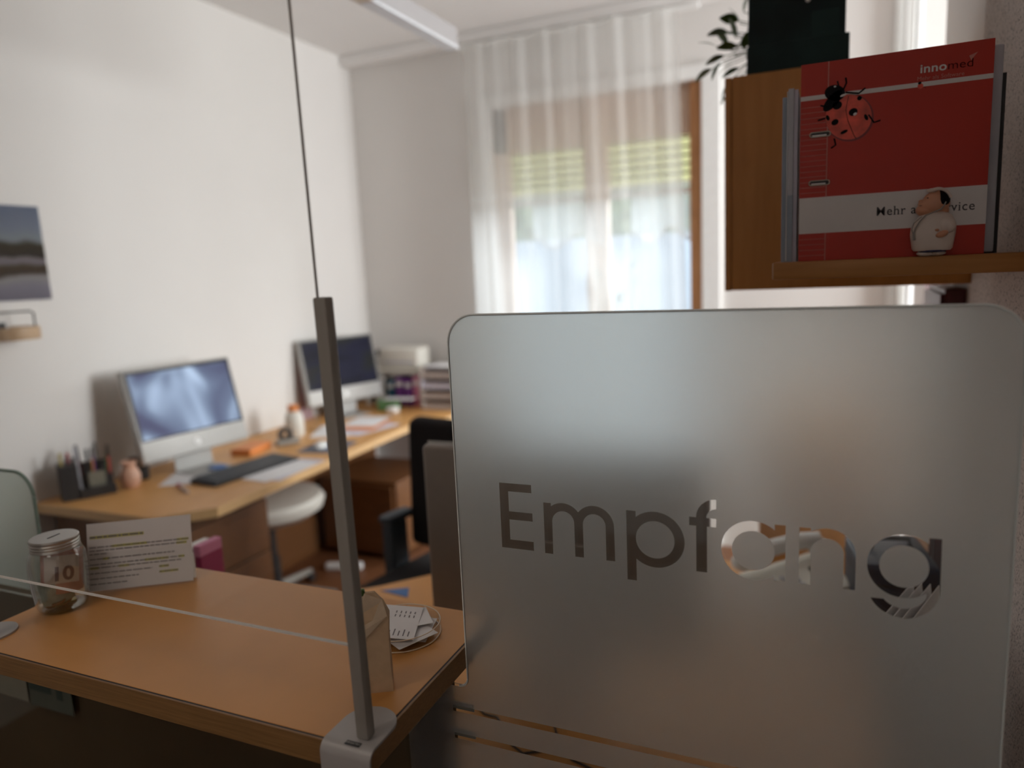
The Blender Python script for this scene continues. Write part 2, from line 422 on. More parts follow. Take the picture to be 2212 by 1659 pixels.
# ================================================================== SETTING
XL, YB, ZC = -2.716, 3.94, 2.86
struct(MB().box(XL - 0.2, 2.9, -2.6, YB + 0.3, -0.1, 0), 'floor', M['floor'])
struct(MB().box(XL - 0.2, 2.9, -2.6, YB + 0.3, ZC, ZC + 0.1), 'ceiling', M['ceiling'])
struct(MB().box(XL - 0.2, XL, -2.6, YB + 0.3, 0, ZC), 'wall_left', M['wall'])
struct(MB().box(XL, 2.9, -2.6, -2.5, 0, ZC), 'wall_front', M['wall'])
struct(MB().box(2.8, 2.9, -2.5, YB, 0, ZC), 'wall_right', M['wall'])
# back wall with a window opening
wx0, wx1, wz0, wz1 = -1.80, -0.60, 0.06, 2.46
b = MB()
b.box(XL, wx0, YB, YB + 0.3, 0, ZC); b.box(wx1, 2.9, YB, YB + 0.3, 0, ZC)
b.box(wx0, wx1, YB, YB + 0.3, 0, wz0); b.box(wx0, wx1, YB, YB + 0.3, wz1, ZC)
struct(b, 'wall_back', M['wall'])
struct(MB().box(XL, 2.8, YB - 0.10, YB, ZC - 0.06, ZC, 0.01), 'trim_1', M['ceiling'])
# near wall slab on the right, rough plaster
struct(MB().box(0.245, 0.40, 0.05, 1.6, 0, ZC, 0.008), 'wall_partition', M['wall_near'])
struct(MB().box(0.262, 0.40, 1.6, 2.25, 0, ZC, 0.004), 'wall_passage', M['wall'])
# window
wn = MB().box(wx0 - 0.065, wx0 + 0.004, YB - 0.03, YB + 0.02, 0.001, wz1 + 0.07, 0.004)
wn.box(wx1 - 0.004, wx1 + 0.09, YB - 0.03, YB + 0.02, 0.001, wz1 + 0.07, 0.004)
wn.box(wx0, wx1, YB - 0.03, YB + 0.02, wz1 - 0.004, wz1 + 0.065, 0.004)
win = struct(wn, 'window_1', M['white'])
fr = MB()
Yf0, Yf1 = YB + 0.06, YB + 0.12
fr.box(wx0, wx0 + 0.09, Yf0, Yf1, wz0, wz1, 0.006)
tag(MB().box(wx1 - 0.07, wx1, Yf0 - 0.05, Yf1, wz0, wz1, 0.006).build('frame_stile', M['win_wood'], win), 'orange brown wooden stile')
fr.box(wx0, wx1 - 0.071, Yf0, Yf1, wz0, wz0 + 0.09, 0.006); fr.box(wx0, wx1 - 0.071, Yf0, Yf1, wz1 - 0.25, wz1, 0.006)
fr.box(-1.255, -1.125, Yf0 - 0.01, Yf1, wz0, wz1, 0.006)
fr.build('window_frame', M['win_veiled'], win)
for a, c in ((wx0 + 0.09, -1.255), (-1.125, wx1 - 0.07)):
    MB().box(a, c, Yf0 + 0.025, Yf0 + 0.031, wz0 + 0.09, wz1 - 0.25).build('pane', M['thin_acrylic'], win)
    MB().box(a, c, Yf0 + 0.005, Yf0 + 0.02, 1.905, 1.945, 0.003).build('cross_bar', M['white'], win)
MB().box(wx0 - 0.02, wx1 + 0.02, YB - 0.05, YB - 0.031, 0.001, wz0, 0.004).build('threshold', M['white'], win)
sh = thing('roller_shutter', 'cream roller shutter partly lowered outside the curtained window', 'shutter', (-1.2, YB + 0.20, 1.99))
first = j1 = None
for k in range(7):
    zz = k * 0.046
    if first is None:
        first = MB().box(-0.60, 0.60, -0.006, 0.006, 0.0, 0.036, 0.004).build('slat', M['shutter'], sh)
        j1 = tag(MB().box(-0.60, 0.60, -0.003, 0.003, 0.0362, 0.0458).build('slat_joint', M['shutter_joint'], sh), 'darker joint strip')
    else:
        for q_ in (first, j1):
            o = q_.copy(); COL.objects.link(o); o.location = (0, 0, zz)
MB().box(-0.60, 0.60, -0.010, 0.010, -0.022, -0.002, 0.003).build('bottom_rail', M['white'], sh)

def curtain(name, x0, x1, y, z0, z1, amp, nf, m, seed, scallop=0.0, spread=0.0, root=None, n=160):
    rnd = random.Random(seed); mb = MB(); rows = 14
    ph = [rnd.uniform(0, 6.28) for _ in range(4)]
    grid = []
    for j in range(rows + 1):
        t = j / rows; row = []
        for i in range(n + 1):
            s = i / n
            top = z1 + 0.012 * sin(s * nf * 4) if not scallop else z1
            zb_ = z0 + scallop * (0.5 + 0.5 * cos(s * 2 * pi * 1.4 + 0.6)) if scallop else z0
            z = zb_ + (top - zb_) * t
            x = x0 + (x1 + spread * (1 - t) - x0) * s + 0.006 * sin(s * nf * 2 * pi * 1.3 + ph[1]) * (1 - t)
            yy = y + amp * (sin(s * nf * 2 * pi + ph[0]) + 0.5 * sin(s * nf * 2 * pi * 1.7 + ph[2] + t * 0.7)) * (0.6 + 0.4 * (1 - t))
            row.append(mb.bm.verts.new((x, yy, z)))
        grid.append(row)
    for j in range(rows):
        for i in range(n): mb.bm.faces.new((grid[j][i], grid[j][i + 1], grid[j + 1][i + 1], grid[j + 1][i]))
    return mb.build(name, m, root, smooth=True)
ct = thing('sheer_curtain', 'long white sheer curtain hanging in folds in front of the window', 'curtain', (-1.26, 3.80, 0.15))
c_ = curtain('cloth', -1.87 + 1.26, -0.70 + 1.26, 0, 0.0, 2.62, 0.011, 9, M['sheer'], 3, spread=0.07, root=ct)
MB().box(-0.66, 0.66, 0.0 + 0.03, 0.055, 2.615, 2.64, 0.004).build('curtain_rail', M['white'], ct)
for k, (a, c) in enumerate(((-1.56, -1.13), (-0.985, -0.66))):
    o = curtain('cafe_curtain', a, c, YB + 0.035, 1.66, 1.90, 0.006, 4, M['cafe'], 11 + k, scallop=0.075, n=70)
    hz = [v.co.copy() for v in list(o.data.vertices)[:71]]
    MB().tube([tuple(v) for v in hz], .005, 6).build('hem', M['white'], o, smooth=True)
    tag(o, ['short white cafe curtain with wavy hem in the left window half', 'short white cafe curtain with wavy hem in the right window half'][k], 'curtain', 'cafe curtains in the window')
# second, narrow curtained window far right
struct(MB().box(0.255, 0.285, YB - 0.03, YB, 0.0, 2.75, 0.004).box(1.35, 1.38, YB - 0.03, YB, 0.0, 2.75, 0.004), 'trim_2', M['white'])
o = curtain('white_curtain', 0.285, 0.365, YB - 0.06, 0.05, 2.72, 0.015, 3, M['white'], 21, n=40)
tag(o, 'narrow white curtain hanging at the far end right of the orange wall cabinet', 'curtain')
o = curtain('mauve_curtain', 0.42, 0.62, YB - 0.05, 0.05, 1.9, 0.012, 4, M['mauve'], 22, n=40)
tag(o, 'dull mauve cloth hanging beside the narrow white curtain at the far end', 'curtain')

# outside
tag(MB().box(-9, 6, 4.6, 16, -0.6, -0.5).build('ground', M['ground']), kind='structure')
h = thing('neighbour_house', 'pale house front seen faintly through the curtained window', 'building', (-4, 13, -0.5))
MB().box(-6, 8, 0, 0.5, 0, 7).build('facade', M['facade'], h)
for x in (-4.5, -1.5, 1.5, 4.0):
    f = MB().box(x, x + 1.1, -0.06, 0.0, 2.6, 4.0).build('window', M['grey_card'], h)
g = MB()
rnd = random.Random(5)
for i in range(60):
    g.ball((-7 + i * 0.17, rnd.uniform(-0.2, 0.2), 0.9 + rnd.uniform(-0.2, 0.35)), rnd.uniform(0.3, 0.5), u=8, v=6)
for i in range(60):
    g.ball((-7 + i * 0.17, rnd.uniform(-0.2, 0.2), 0.35), 0.4, u=8, v=6)
o = g.build('garden_hedge', M['hedge']); o.location = (0, 12.0, 1.6)
tag(MB().box(-9, 5, 11.2, 11.4, -0.5, 2.0, 0.02).build('garden_wall', M['facade']), 'white garden wall below the hedge outside the window', 'wall')
tag(o, 'grey green hedge in front of the pale house outside the window', 'hedge')

# ================================================================== RECEPTION COUNTER
cx0, cx1, cy0, cy1, ct_ = -1.047, -0.3985, 0.522, 0.812, 1.10
cn = thing('reception_counter', 'raised orange laminate counter top with a brown wood edge in the foreground', 'counter', (-0.72, 0.67, 0))
MB().box(cx0 + 0.002, cx1 - 0.003, cy0 + 0.003, cy1, ct_ - 0.027, ct_, 0.0008).build('counter_top', M['laminate'], cn, world=True)
MB().box(cx0, cx1 - 0.0015, cy0 + 0.0008, cy0 + 0.003, ct_ - 0.027, ct_ - 0.0002).box(cx1 - 0.003, cx1 - 0.0008, cy0 + 0.0008, cy1, ct_ - 0.027, ct_ - 0.0002).build('dark_joint', M['joint'], cn, world=True)
eb = MB().box(cx0, cx1 + 0.0025, cy0 - 0.002, cy0 + 0.0008, ct_ - 0.0275, ct_ + 0.0002, 0.0006)
eb.box(cx1 - 0.0008, cx1 + 0.0025, cy0 - 0.002, cy1, ct_ - 0.0275, ct_ + 0.0002, 0.0006)
tag(eb.build('edge_band', M['laminate_edge'], cn, world=True), 'brown wood-grain edge band')
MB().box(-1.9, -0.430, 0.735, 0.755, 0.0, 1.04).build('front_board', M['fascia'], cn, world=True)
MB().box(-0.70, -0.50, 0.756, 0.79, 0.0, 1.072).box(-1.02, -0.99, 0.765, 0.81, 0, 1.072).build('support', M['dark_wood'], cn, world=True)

# ------------------------------------------------------------------ frosted sheet with lettering left clear
def arc(cx, cz, r, a0, a1, n=28):
    return [(cx + r * cos(radians(a0 + (a1 - a0) * i / n)), cz + r * sin(radians(a0 + (a1 - a0) * i / n))) for i in range(n + 1)]
BL = 1.2335
outl = []
outl.append([(-.3393, BL + .001), (-.3393, 1.3118), (-.2999, 1.3118), (-.2999, 1.3022), (-.3283, 1.3022), (-.3283, 1.2787), (-.2998, 1.2787), (-.2998, 1.2690), (-.3283, 1.2690), (-.3283, 1.2451), (-.2996, 1.2451), (-.2996, BL + .001)])
mI, mO = .0128, .0222
outl.append([(-.2862, BL), (-.2862, 1.2929), (-.2771, 1.2929)] + arc(-.2634, 1.2718, mO, 128, 38) + arc(-.2278, 1.2718, mO, 142, 0) + [(-.2052, BL), (-.2151, BL)] + arc(-.2278, 1.2718, mI, 0, 180) + [(-.2405, BL), (-.2506, BL)] + arc(-.2634, 1.2718, mI, 0, 180) + [(-.2764, BL)])
def ang(dx, R): return math.degrees(math.acos(dx / R))
R, r = .0308, .0204
a = ang(.0202, R)
outl.append([(-.1920, 1.2148), (-.1818, 1.2148)] + arc(-.1616, 1.2628, R, -180 + a, 180 - a, 56) + [(-.1818, 1.2927), (-.1920, 1.2927)])
outl.append(arc(-.1616, 1.2628, r, 0, 354, 58))
outl.append([(-.1190, BL), (-.1190, 1.2828), (-.1260, 1.2828), (-.1260, 1.2919), (-.1190, 1.2919)] + arc(-.0990, 1.2920, .0200, 180, 90, 20) + arc(-.0990, 1.2920, .0098, 90, 178, 14) + [(-.1082, 1.2919), (-.0990, 1.2919), (-.0990, 1.2828), (-.1082, 1.2828), (-.1082, BL)])
outl.append([(-.0330, BL), (-.0330, 1.2917), (-.0433, 1.2917)] + arc(-.0633, 1.2624, R, a, 360 - a, 56) + [(-.0433, BL)])
outl.append(arc(-.0633, 1.2624, r, 180, 534, 58))
outl.append([(-.0205, BL), (-.0205, 1.2914), (-.0104, 1.2914)] + arc(.0046, 1.2675, .0250, 126, 0, 26) + [(.0296, BL), (.0193, BL)] + arc(.0046, 1.2675, .0147, 0, 180) + [(-.0101, BL)])
a2 = ang(.0192, R)
outl.append([(.0995, 1.2921)] + arc(.0699, 1.2415, .0300, 0, -154, 30) + arc(.0699, 1.2415, .0204, -141, -21, 26) + arc(.0699, 1.2623, R, -a2, -360 + a2, 56) + [(.0891, 1.2921)])
outl.append(arc(.0699, 1.2623, r, 180, 534, 58))
for z0_, z1_ in ((1.0120, 1.0198), (0.9750, 0.9828)):
    outl.append([(-.4176, z0_), (-.4176, z1_), (.130, z1_), (.130, z0_)])
# sheet outline: upper tab right of the counter, lower part runs left beneath the counter
def sheet_outline(e=0.0):
    x0, x1, zt, zl = -.3948 + e, .154 - e, 1.5025 - e, 1.047 - e
    Rc = .033
    o = [(x1, 0.02 + e)]
    o += arc(x1 - Rc, zt - Rc, Rc, 0, 90, 14) + arc(x0 + Rc, zt - Rc, Rc, 90, 180, 14)
    o += arc(x0 - .012, zl + .012, .012, 0, -90, 8)
    o += [(-2.2 + e, zl), (-2.2 + e, 0.02 + e)]
    return o
def flat_curve(polys, y, th, name, m, root):
    cu = bpy.data.curves.new(name, 'CURVE'); cu.dimensions = '2D'; cu.fill_mode = 'BOTH'; cu.extrude = th / 2
    for p in polys:
        sp = cu.splines.new('POLY'); sp.points.add(len(p) - 1)
        for q, pt in zip(p, sp.points): pt.co = (q[0], q[1], 0, 1)
        sp.use_cyclic_u = True
    ob = bpy.data.objects.new('tmp', cu); COL.objects.link(ob)
    dg = bpy.context.evaluated_depsgraph_get(); dg.update()
    me = bpy.data.meshes.new_from_object(ob.evaluated_get(dg))
    bpy.data.objects.remove(ob); bpy.data.curves.remove(cu)
    mb = MB(); mb.bm.from_mesh(me); bpy.data.meshes.remove(me)
    bmesh.ops.remove_doubles(mb.bm, verts=mb.bm.verts, dist=1e-6)
    bmesh.ops.transform(mb.bm, matrix=Matrix.Translation((0, y, 0)) @ UPRIGHT, verts=mb.bm.verts)
    return mb.build(name, m, root, world=True)
pn = thing('frosted_glass_screen', 'large frosted glass screen with the word Empfang left clear, beside the counter', 'glass screen', (-0.12, 0.727, 0.02))
flat_curve([sheet_outline()], 0.7285, 0.005, 'glass_sheet', M['glass'], pn)
film_o = [(max(x, -.485), z) for x, z in sheet_outline(0.0006)]
tag(flat_curve([film_o] + outl, 0.7255, 0.0004, 'frosted_film', M['frost'], pn), 'grey frosted film with clear letters Empfang and two clear stripes')
# white line painted as the light caught in the sheet's edge
e_ = MB()
so = sheet_outline(-0.0002)
pts = [Vector((x, 0.7268, z)) for x, z in so if x > -0.5]
e_.tube(pts, 0.0014, 6)
tag(e_.build('edge_light_line', M['edge_highlight'], pn, world=True), 'thin polished edge with its bright light painted in white')
for z_ in (.974, 1.011):
    MB().box(-.4400, -.392, 0.7320, 0.7335, z_, z_ + .010).build('bracket', M['grey_metal'], pn, world=True)

# ------------------------------------------------------------------ acrylic hygiene screen with clamped posts
ac = thing('acrylic_counter_screen', 'clear acrylic protection pane in grey posts clamped to the counter front edge', 'sneeze guard', (-0.71, 0.54, 1.1))
def lean_box(x0b, x0t, w_, y0, y1, z0, z1):
    mb = MB(); mb.box(0, w_, y0, y1, z0, z1, 0.0018, 2)
    for v in mb.bm.verts:
        t = (v.co.z - z0) / (z1 - z0); v.co.x += x0b + (x0t - x0b) * t
    return mb
def clamp_set(dx):
    lean_box(-.4158 + dx, -.4232 + dx, .0138, .5300, .5430, 1.1030, 1.5335).build('post', M['grey_metal'], ac, world=True, smooth=True)
    # clamp plate: rounded at the back, bending down over the counter edge
    mb = MB(); th = .0026; xa, xb = -.4485 + dx, -.3905 + dx
    rr = (xb - xa) / 2; xc = (xa + xb) / 2
    prof = []   # centre line in (y,z) from back to front/down
    yfront = .5165; Rb = .010
    cols = []
    n = 12
    ys = [.5840 - rr + rr * sin(pi / 2 * (1 - i / 10)) for i in range(11)]
    sec = []
    for y in ys:
        hw = sqrt(max(1e-8, rr * rr - max(0, y - (.584 - rr)) ** 2)); hw = max(hw, .004)
        sec.append((hw, y, 1.1000 + th / 2, 0.0))
    sec.append((rr, yfront + Rb - th / 2, 1.1000 + th / 2, 0.0))
    for i in range(1, 7):
        a_ = pi / 2 * i / 6
        sec.append((rr, yfront + Rb - th / 2 - Rb * sin(a_), 1.1000 + th / 2 - Rb + Rb * cos(a_), a_))
    sec.append((rr, yfront - th / 2, 1.030, pi / 2))
    sec.append((rr, yfront - th / 2, 1.000, pi / 2))
    rings = []
    for hw, y, z, a_ in sec:
        ny, nz = -sin(a_), cos(a_)
        rings.append([mb.bm.verts.new((xc + sx_ * hw, y + ny * s_ * th / 2, z + nz * s_ * th / 2)) for sx_, s_ in ((-1, -1), (1, -1), (1, 1), (-1, 1))])
    for i in range(len(rings) - 1):
        for k in range(4): mb.bm.faces.new((rings[i][k], rings[i][(k + 1) % 4], rings[i + 1][(k + 1) % 4], rings[i + 1][k]))
    mb.bm.faces.new(rings[0]); mb.bm.faces.new(rings[-1])
    cl = mb.build('clamp', M['clamp'], ac, world=True, smooth=True)
    MB().box(xc - .0035, xc + .0135, .5195, .5255, 1.1026, 1.1032, 0.0003).build('badge', M['black'], cl, world=True)
    t = text_bm('ORGATEX', .0036, Matrix.Translation((xc + .005, .5211, 1.1034)), 0.0001, 'CENTER', 1.05)
    tag(t.build('badge_lettering', M['alu'], cl, world=True), 'light lettering on the dark badge')
clamp_set(0); clamp_set(-.600)
pane = MB().box(-1.012, -.4165, .5350, .5385, 1.198, 1.98)
for v in pane.bm.verts:
    if v.co.x > -.7: v.co.x += -(v.co.z - 1.198) * 0.0125
pane.build('acrylic_pane', M['thin_acrylic'], ac, world=True)
MB().box(-1.012, -.4165, .5352, .5383, 1.1968, 1.1984).build('bottom_edge', M['edge_glow'], ac, world=True)
tag(MB().tube([(-.4180 - .0040, .5368, 1.52), (-.4180 - .0097, .5368, 1.98)], .0013, 6).build('side_edge', M['grey_metal'], ac, world=True), 'dark vertical pane edge')

# green tinted pane beyond the left end
gp = thing('green_glass_panel', 'green tinted frosted glass panel with rounded corner left of the money jar', 'glass panel', (-1.6, 0.80, 0.0))
pts = [(-2.3, 0.0), (-1.283, 0.0)] + arc(-1.283 - .045, 1.235 - .045, .045, 0, 90, 10) + [(-2.3, 1.235)]
MB().prism(pts, 0.797, 0.803, 'y').build('panel', M['green_glass'], gp, world=True)
MB().tube([(x, 0.8, z) for x, z in pts[1:]], .0028, 6).build('edge', mat('green_glass_edge', (0.20, 0.30, 0.25), 0.3, var=0), gp, world=True)

# leaflets behind the lower glass
for k, (a_, c_, z0_, z1_, mm, lab) in enumerate(((-1.46, -1.258, .848, .915, 'leaflet', 'plain pale leaflet in the left corner below the counter'), (-1.252, -1.143, .845, .902, 'leaflet2', 'grey green printed leaflet below the counter, right of the pale one'))):
    q = thing('leaflet', lab, 'leaflet', (a_, .7238, z0_), 0, None)
    MB().box(0, c_ - a_, -.0004, .0004, 0, z1_ - z0_).build('sheet', M[mm], q)
    if k: MB().box(.004, .058, -.0012, -.0006, .030, .044).box(.072, .086, -.0012, -.0006, .024, .046).build('print', M['leaflet3'], q)['kind'] = 'stuff'

# ================================================================== THINGS ON THE COUNTER
# money jar
jx, jy = -1.003, .644
J = thing('money_jar', 'glass screw-top money jar with a coin slot lid holding banknotes and coins', 'jar', (jx, jy, ct_))
o_ = [(0.001, 0.0), (.026, 0.0), (.031, .003), (.0345, .012), (.0365, .035), (.0375, .062), (.0365, .078), (.032, .088), (.0292, .092), (.0292, .100)]
i_ = [(r_ - .0022, max(z_, .0035)) for r_, z_ in o_[::-1]]
i_[-1] = (0.001, .004)
MB().lathe(o_ + i_, n=40).build('glass_body', M['jar_glass'], J, smooth=True)
lid = MB().lathe([(.0, .098), (.0, .106), (.0300, .106), (.0312, .105), (.0316, .103), (.0306, .101), (.0318, .099), (.0308, .097), (.0318, .095), (.0308, .093), (.0318, .091), (.0318, .0895), (.0305, .0895), (.0302, .098)], n=40)
ld = lid.build('lid', M['tin'], J, smooth=True)
MB().box(-.010, .010, -.0011, .0011, .1058, .1064, mtx=Matrix.Rotation(radians(98), 4, 'Z')).build('coin_slot', M['slot'], ld)
def note(name, w_, h_, bend, mtx, m):
    mb = MB(); n = 10; g_ = []
    for i in range(n + 1):
        s_ = i / n - .5
        for z in (0, h_): g_.append(mb.bm.verts.new((s_ * w_, bend * (s_ * 2) ** 2, z)))
    for i in range(n): mb.bm.faces.new((g_[2 * i], g_[2 * i + 2], g_[2 * i + 3], g_[2 * i + 1]))
    o = mb.build(name, m, None, smooth=True); o.matrix_basis = mtx
    return o
faceC = atan2(-jx * -1, -jy) # direction helper
yawj = atan2(jx, -jy) # face the room side where the camera stands
Tj = Matrix.Translation((jx, jy, ct_)) @ Matrix.Rotation(radians(57), 4, 'Z')
n1 = note('banknote', .052, .062, .014, Tj @ Matrix.Translation((.001, -.0205, .026)) @ Matrix.Rotation(radians(6), 4, 'Y'), M['note_red'])
tag(n1, 'reddish ten euro banknote standing upright inside the money jar', 'banknote')
MB().box(-.022, .020, -.0006, -.0002, .016, .056).build('pale_field', M['note_light'], n1)
tag(text_bm('10', .028, Matrix.Translation((-.014, -.0016, .021)) @ UPRIGHT, 0, 'LEFT', 1.0, .0009).build('numeral', M['brown_ink'], n1), 'brown numeral 10')
n2 = note('banknote', .040, .034, .010, Tj @ Matrix.Translation((-.004, -.019, .012)) @ Matrix.Rotation(radians(-8), 4, 'Y'), M['note_grey'])
tag(n2, 'crumpled grey green banknote low inside the money jar', 'banknote')
n3 = note('banknote', .030, .050, -.008, Tj @ Matrix.Translation((-.006, .012, .02)) @ Matrix.Rotation(radians(20), 4, 'Y'), M['note_light'])
tag(n3, 'pale folded banknote at the back inside the money jar', 'banknote')
rnd = random.Random(3)
for k in range(16):
    a_ = rnd.uniform(0, 6.28); d_ = rnd.uniform(0, .018)
    q = MB().lathe([(0, -.0009), (.0085, -.0009), (.0088, 0), (.0085, .0009), (0, .0009)], n=14)
    o = q.build('coin', M['coin_copper' if k % 3 else 'coin_gold'], None)
    o.matrix_basis = Matrix.Translation((jx + d_ * cos(a_), jy + d_ * sin(a_), ct_ + .006 + .0013 * (k // 2))) @ Matrix.Rotation(rnd.uniform(-.35, .35), 4, 'X') @ Matrix.Rotation(rnd.uniform(-.35, .35), 4, 'Y')
    tag(o, 'small coin in the heap at the bottom of the money jar', 'coin', 'coins in the money jar')

# notice in an acrylic stand
sg = thing('notice_holder', 'tilted clear acrylic stand holding a typed white notice, next to the money jar', 'sign holder', (-.944, .726, ct_), atan2(.080, .120))
tilt = Matrix.Rotation(radians(-14), 4, 'X')
MB().box(-.074, .074, -.0003, .0003, .003, .103, mtx=tilt).build('notice_sheet', M['paper'], sg)
MB().box(-.076, .076, -.0026, -.0010, 0.0005, .058, mtx=tilt).box(-.076, .076, .0008, .0024, 0.0005, .104, mtx=tilt).build('acrylic_stand', M['thin_acrylic'], sg)
MB().box(-.0785, -.0763, -.003, .003, 0.0005, .060, mtx=tilt).box(-.074, .074, .018, .0195, .0005, .040).build('stand_edge', M['edge_glow'], sg)
rnd = random.Random(9)
ink, mark = MB(), MB()
def line(z, x0, x1, h_=.0016, marks=()):
    x = x0
    while x < x1:
        wl = min(rnd.uniform(.004, .014), x1 - x)
        ink.box(x, x + wl, -.0009, -.0006, z, z + h_, mtx=tilt); x += wl + .0014
    for a_, b_ in marks: mark.box(a_, b_, -.0006, -.0004, z - .0010, z + h_ + .0008, mtx=tilt)
line(.081, -.070, .006, .0026, ((-.070, .006),))
line(.0665, -.071, .070, marks=((-.04, .010), (.053, .070)))
line(.0615, -.071, .067, marks=((.052, .067),))
line(.0565, -.071, -.045)
line(.0490, -.071, .049, marks=((-.053, -.044),))
line(.0410, -.071, .063, marks=((.006, .040), (.054, .063)))
line(.0360, -.071, .058, marks=((-.031, -.016), (-.071, -.059)))
line(.0280, -.071, .016)
line(.0200, -.071, -.003)
line(.0290, .026, .040, marks=((.026, .040),)); line(.0210, .026, .053, marks=((.026, .053),))
line(.0120, -.071, -.02)
tag(ink.build('typed_lines', M['ink_soft'], sg), 'grey typed text lines'); tag(mark.build('highlighting', M['yellow_mark'], sg), 'yellow highlighter strokes', kind='stuff')

# paper bag behind the post
bg_ = thing('paper_gift_bag', 'small standing kraft paper bag behind the grey post', 'bag', (-.4515, .616, ct_), radians(30))
mb = MB()
pr_ = [(-.020, -.011, 0), (.020, -.011, 0), (.020, .011, 0), (-.020, .011, 0)]
lv = [(0, 1, 1), (.03, .98, .95), (.06, 1.0, 1.0), (.084, 1.02, .9), (.100, .80, .45), (.112, .35, .2)]
rings = [[mb.bm.verts.new((x * a_ + rnd.uniform(-.0007, .0007), y * c_, z)) for x, y, _ in pr_] for z, a_, c_ in lv]
for i in range(len(rings) - 1):
    for k in range(4): mb.bm.faces.new((rings[i][k], rings[i][(k + 1) % 4], rings[i + 1][(k + 1) % 4], rings[i + 1][k]))
mb.bm.faces.new(rings[0]); mb.bm.faces.new(rings[-1])
mb.build('bag_body', M['kraft'], bg_)
mb = MB()
p = [(-.0205, -.0125, .066), (.0195, -.0112, .088), (.015, -.004, .104), (-.012, .0, .116), (-.002, -.004, .112), (-.0205, -.0135, .050)]
v = [mb.bm.verts.new(q) for q in p]
mb.bm.faces.new((v[5], v[0], v[1])); mb.bm.faces.new((v[0], v[1], v[2], v[4])); mb.bm.faces.new((v[0], v[4], v[3]))
tag(mb.build('folded_flap', M['kraft_light'], bg_), 'pale folded printed flap')
MB().box(-.012, -.003, -.004, .002, .108, .117, .002).build('green_tip', M['leaf'], bg_)

# glass dish with cards
dx_, dy_ = -.488, .731
D = thing('glass_dish', 'round clear glass dish holding business cards at the counter corner', 'dish', (dx_, dy_, ct_))
Rd = .050
MB().lathe([(0.0005, 0), (Rd - .002, 0), (Rd, .002), (Rd, .0155), (Rd - .0006, .0162), (Rd - .0016, .0155), (Rd - .0020, .0035), (0.0005, .0028)], n=64).build('bowl', M['thin_acrylic'], D, smooth=True)
rim = MB()
for zz, rr_, t_ in ((.0160, Rd - .0008, .0006), (.0012, Rd - .001, .0010)):
    rim.tube([(rr_ * cos(a_ * pi / 32), rr_ * sin(a_ * pi / 32), zz) for a_ in range(65)], t_, 6)
rim.build('rim', mat('glass_rim_highlight', (0.80, 0.66, 0.48), 0.15, var=0, spec=1.0), D)  # highlight colour painted along the clear dish's rim and base
cards = [(-.004, .000, .0055, 14, 3, 'lowest white business card in the glass dish, turned towards the room', 0), (.002, -.004, .0085, -28, 2, 'middle white business card poking out to the right in the glass dish', 0), (-.012, .008, .0115, 40, -4, 'white business card poking out to the left of the dish', 0), (-.005, -.002, .0165, 112, 7, 'topmost white business card with printed opening hours in the glass dish', 1)]
for i, (a_, b_, z_, rz_, tl, lab, prn) in enumerate(cards):
    q = thing('business_card', lab, 'card', (dx_ + a_, dy_ + b_, ct_ + z_), 0)
    q.matrix_basis = q.matrix_basis @ Matrix.Rotation(radians(rz_), 4, 'Z') @ Matrix.Rotation(radians(tl), 4, 'X')
    MB().box(-.0425, .0425, -.0275, .0275, 0, .0005).build('card', M['paper'], q)
    k = MB()
    if prn:
        for n_ in range(5):
            k.box(-.036, -.036 + .012 + .004 * (n_ % 2), -.020 + n_ * .006, -.0185 + n_ * .006, .0006, .0007)
            k.box(.012, .018, -.020 + n_ * .006, -.0185 + n_ * .006, .0006, .0007)
            k.box(.022, .028, -.020 + n_ * .006, -.0185 + n_ * .006, .0006, .0007)
        k2 = MB().box(-.018, .012, .014, .0172, .0006, .0007)
        k2.build('heading', M['ink'], q)
    else:
        for n_ in range(3): k.box(-.036, -.016, -.016 + n_ * .006, -.0145 + n_ * .006, .0006, .0007)
    k.build('print', M['ink_soft'], q)

# ================================================================== WALL SHELF, BINDER, FIGURINE
SZ = 1.543
YS = 1.15
shf = thing('wall_shelf', 'thick orange wood shelf on the right carrying the red binder', 'shelf', (.1, 1.30, 1.52))
mb = MB().box(-.075, .244, YS, 1.42, SZ - .0255, SZ, .0022, 2)
mb.build('board', M['shelf_wood'], shf, world=True, smooth=True)
MB().box(-.0762, -.0748, YS + .003, 1.417, SZ - .0245, SZ - .001, .0004).build('edge_strip', M['light_wood'], shf, world=True)

YBn = 1.168
bd = thing('red_ring_binder', 'red ring binder with ladybird picture and white stripes standing on the wall shelf', 'binder', (.075, YBn, SZ), 0)
bx0, bx1, bz0, bz1 = -.041, .1925, SZ, 1.818
MB().box(bx0, bx1, YBn, YBn + .0025, bz0, bz1, .0005).build('front_cover', M['red_print'], bd, world=True)
MB().box(bx1 - .02, bx1 + .0140, YBn + .020, YBn + .042, bz0 + .002, bz1 - .004, .002).build('page_block', M['grey_card'], bd, world=True)
MB().box(bx0 + .004, bx1 + .0235, YBn + .050, YBn + .0525, bz0, bz1 - .035).build('back_cover_shadow', M['black'], bd, world=True)  # black cover drawn wider to stand in for the binder's wall shadow
MB().box(bx0 + .001, bx0 + .0035, YBn + .003, YBn + .050, bz0, bz1 - .035).build('spine', M['grey_card2'], bd, world=True)
yp = YBn - .0003
k = MB()
k.box(bx0, bx1, yp, YBn + .0001, 1.7685, 1.7745)
tag(k.build('white_band', M['white_print'], bd, world=True), 'narrow white printed band')
tag(MB().box(bx0, bx1, yp, YBn + .0001, 1.5825, 1.6335).build('white_band', M['white_print'], bd, world=True), 'wide white printed band with title')
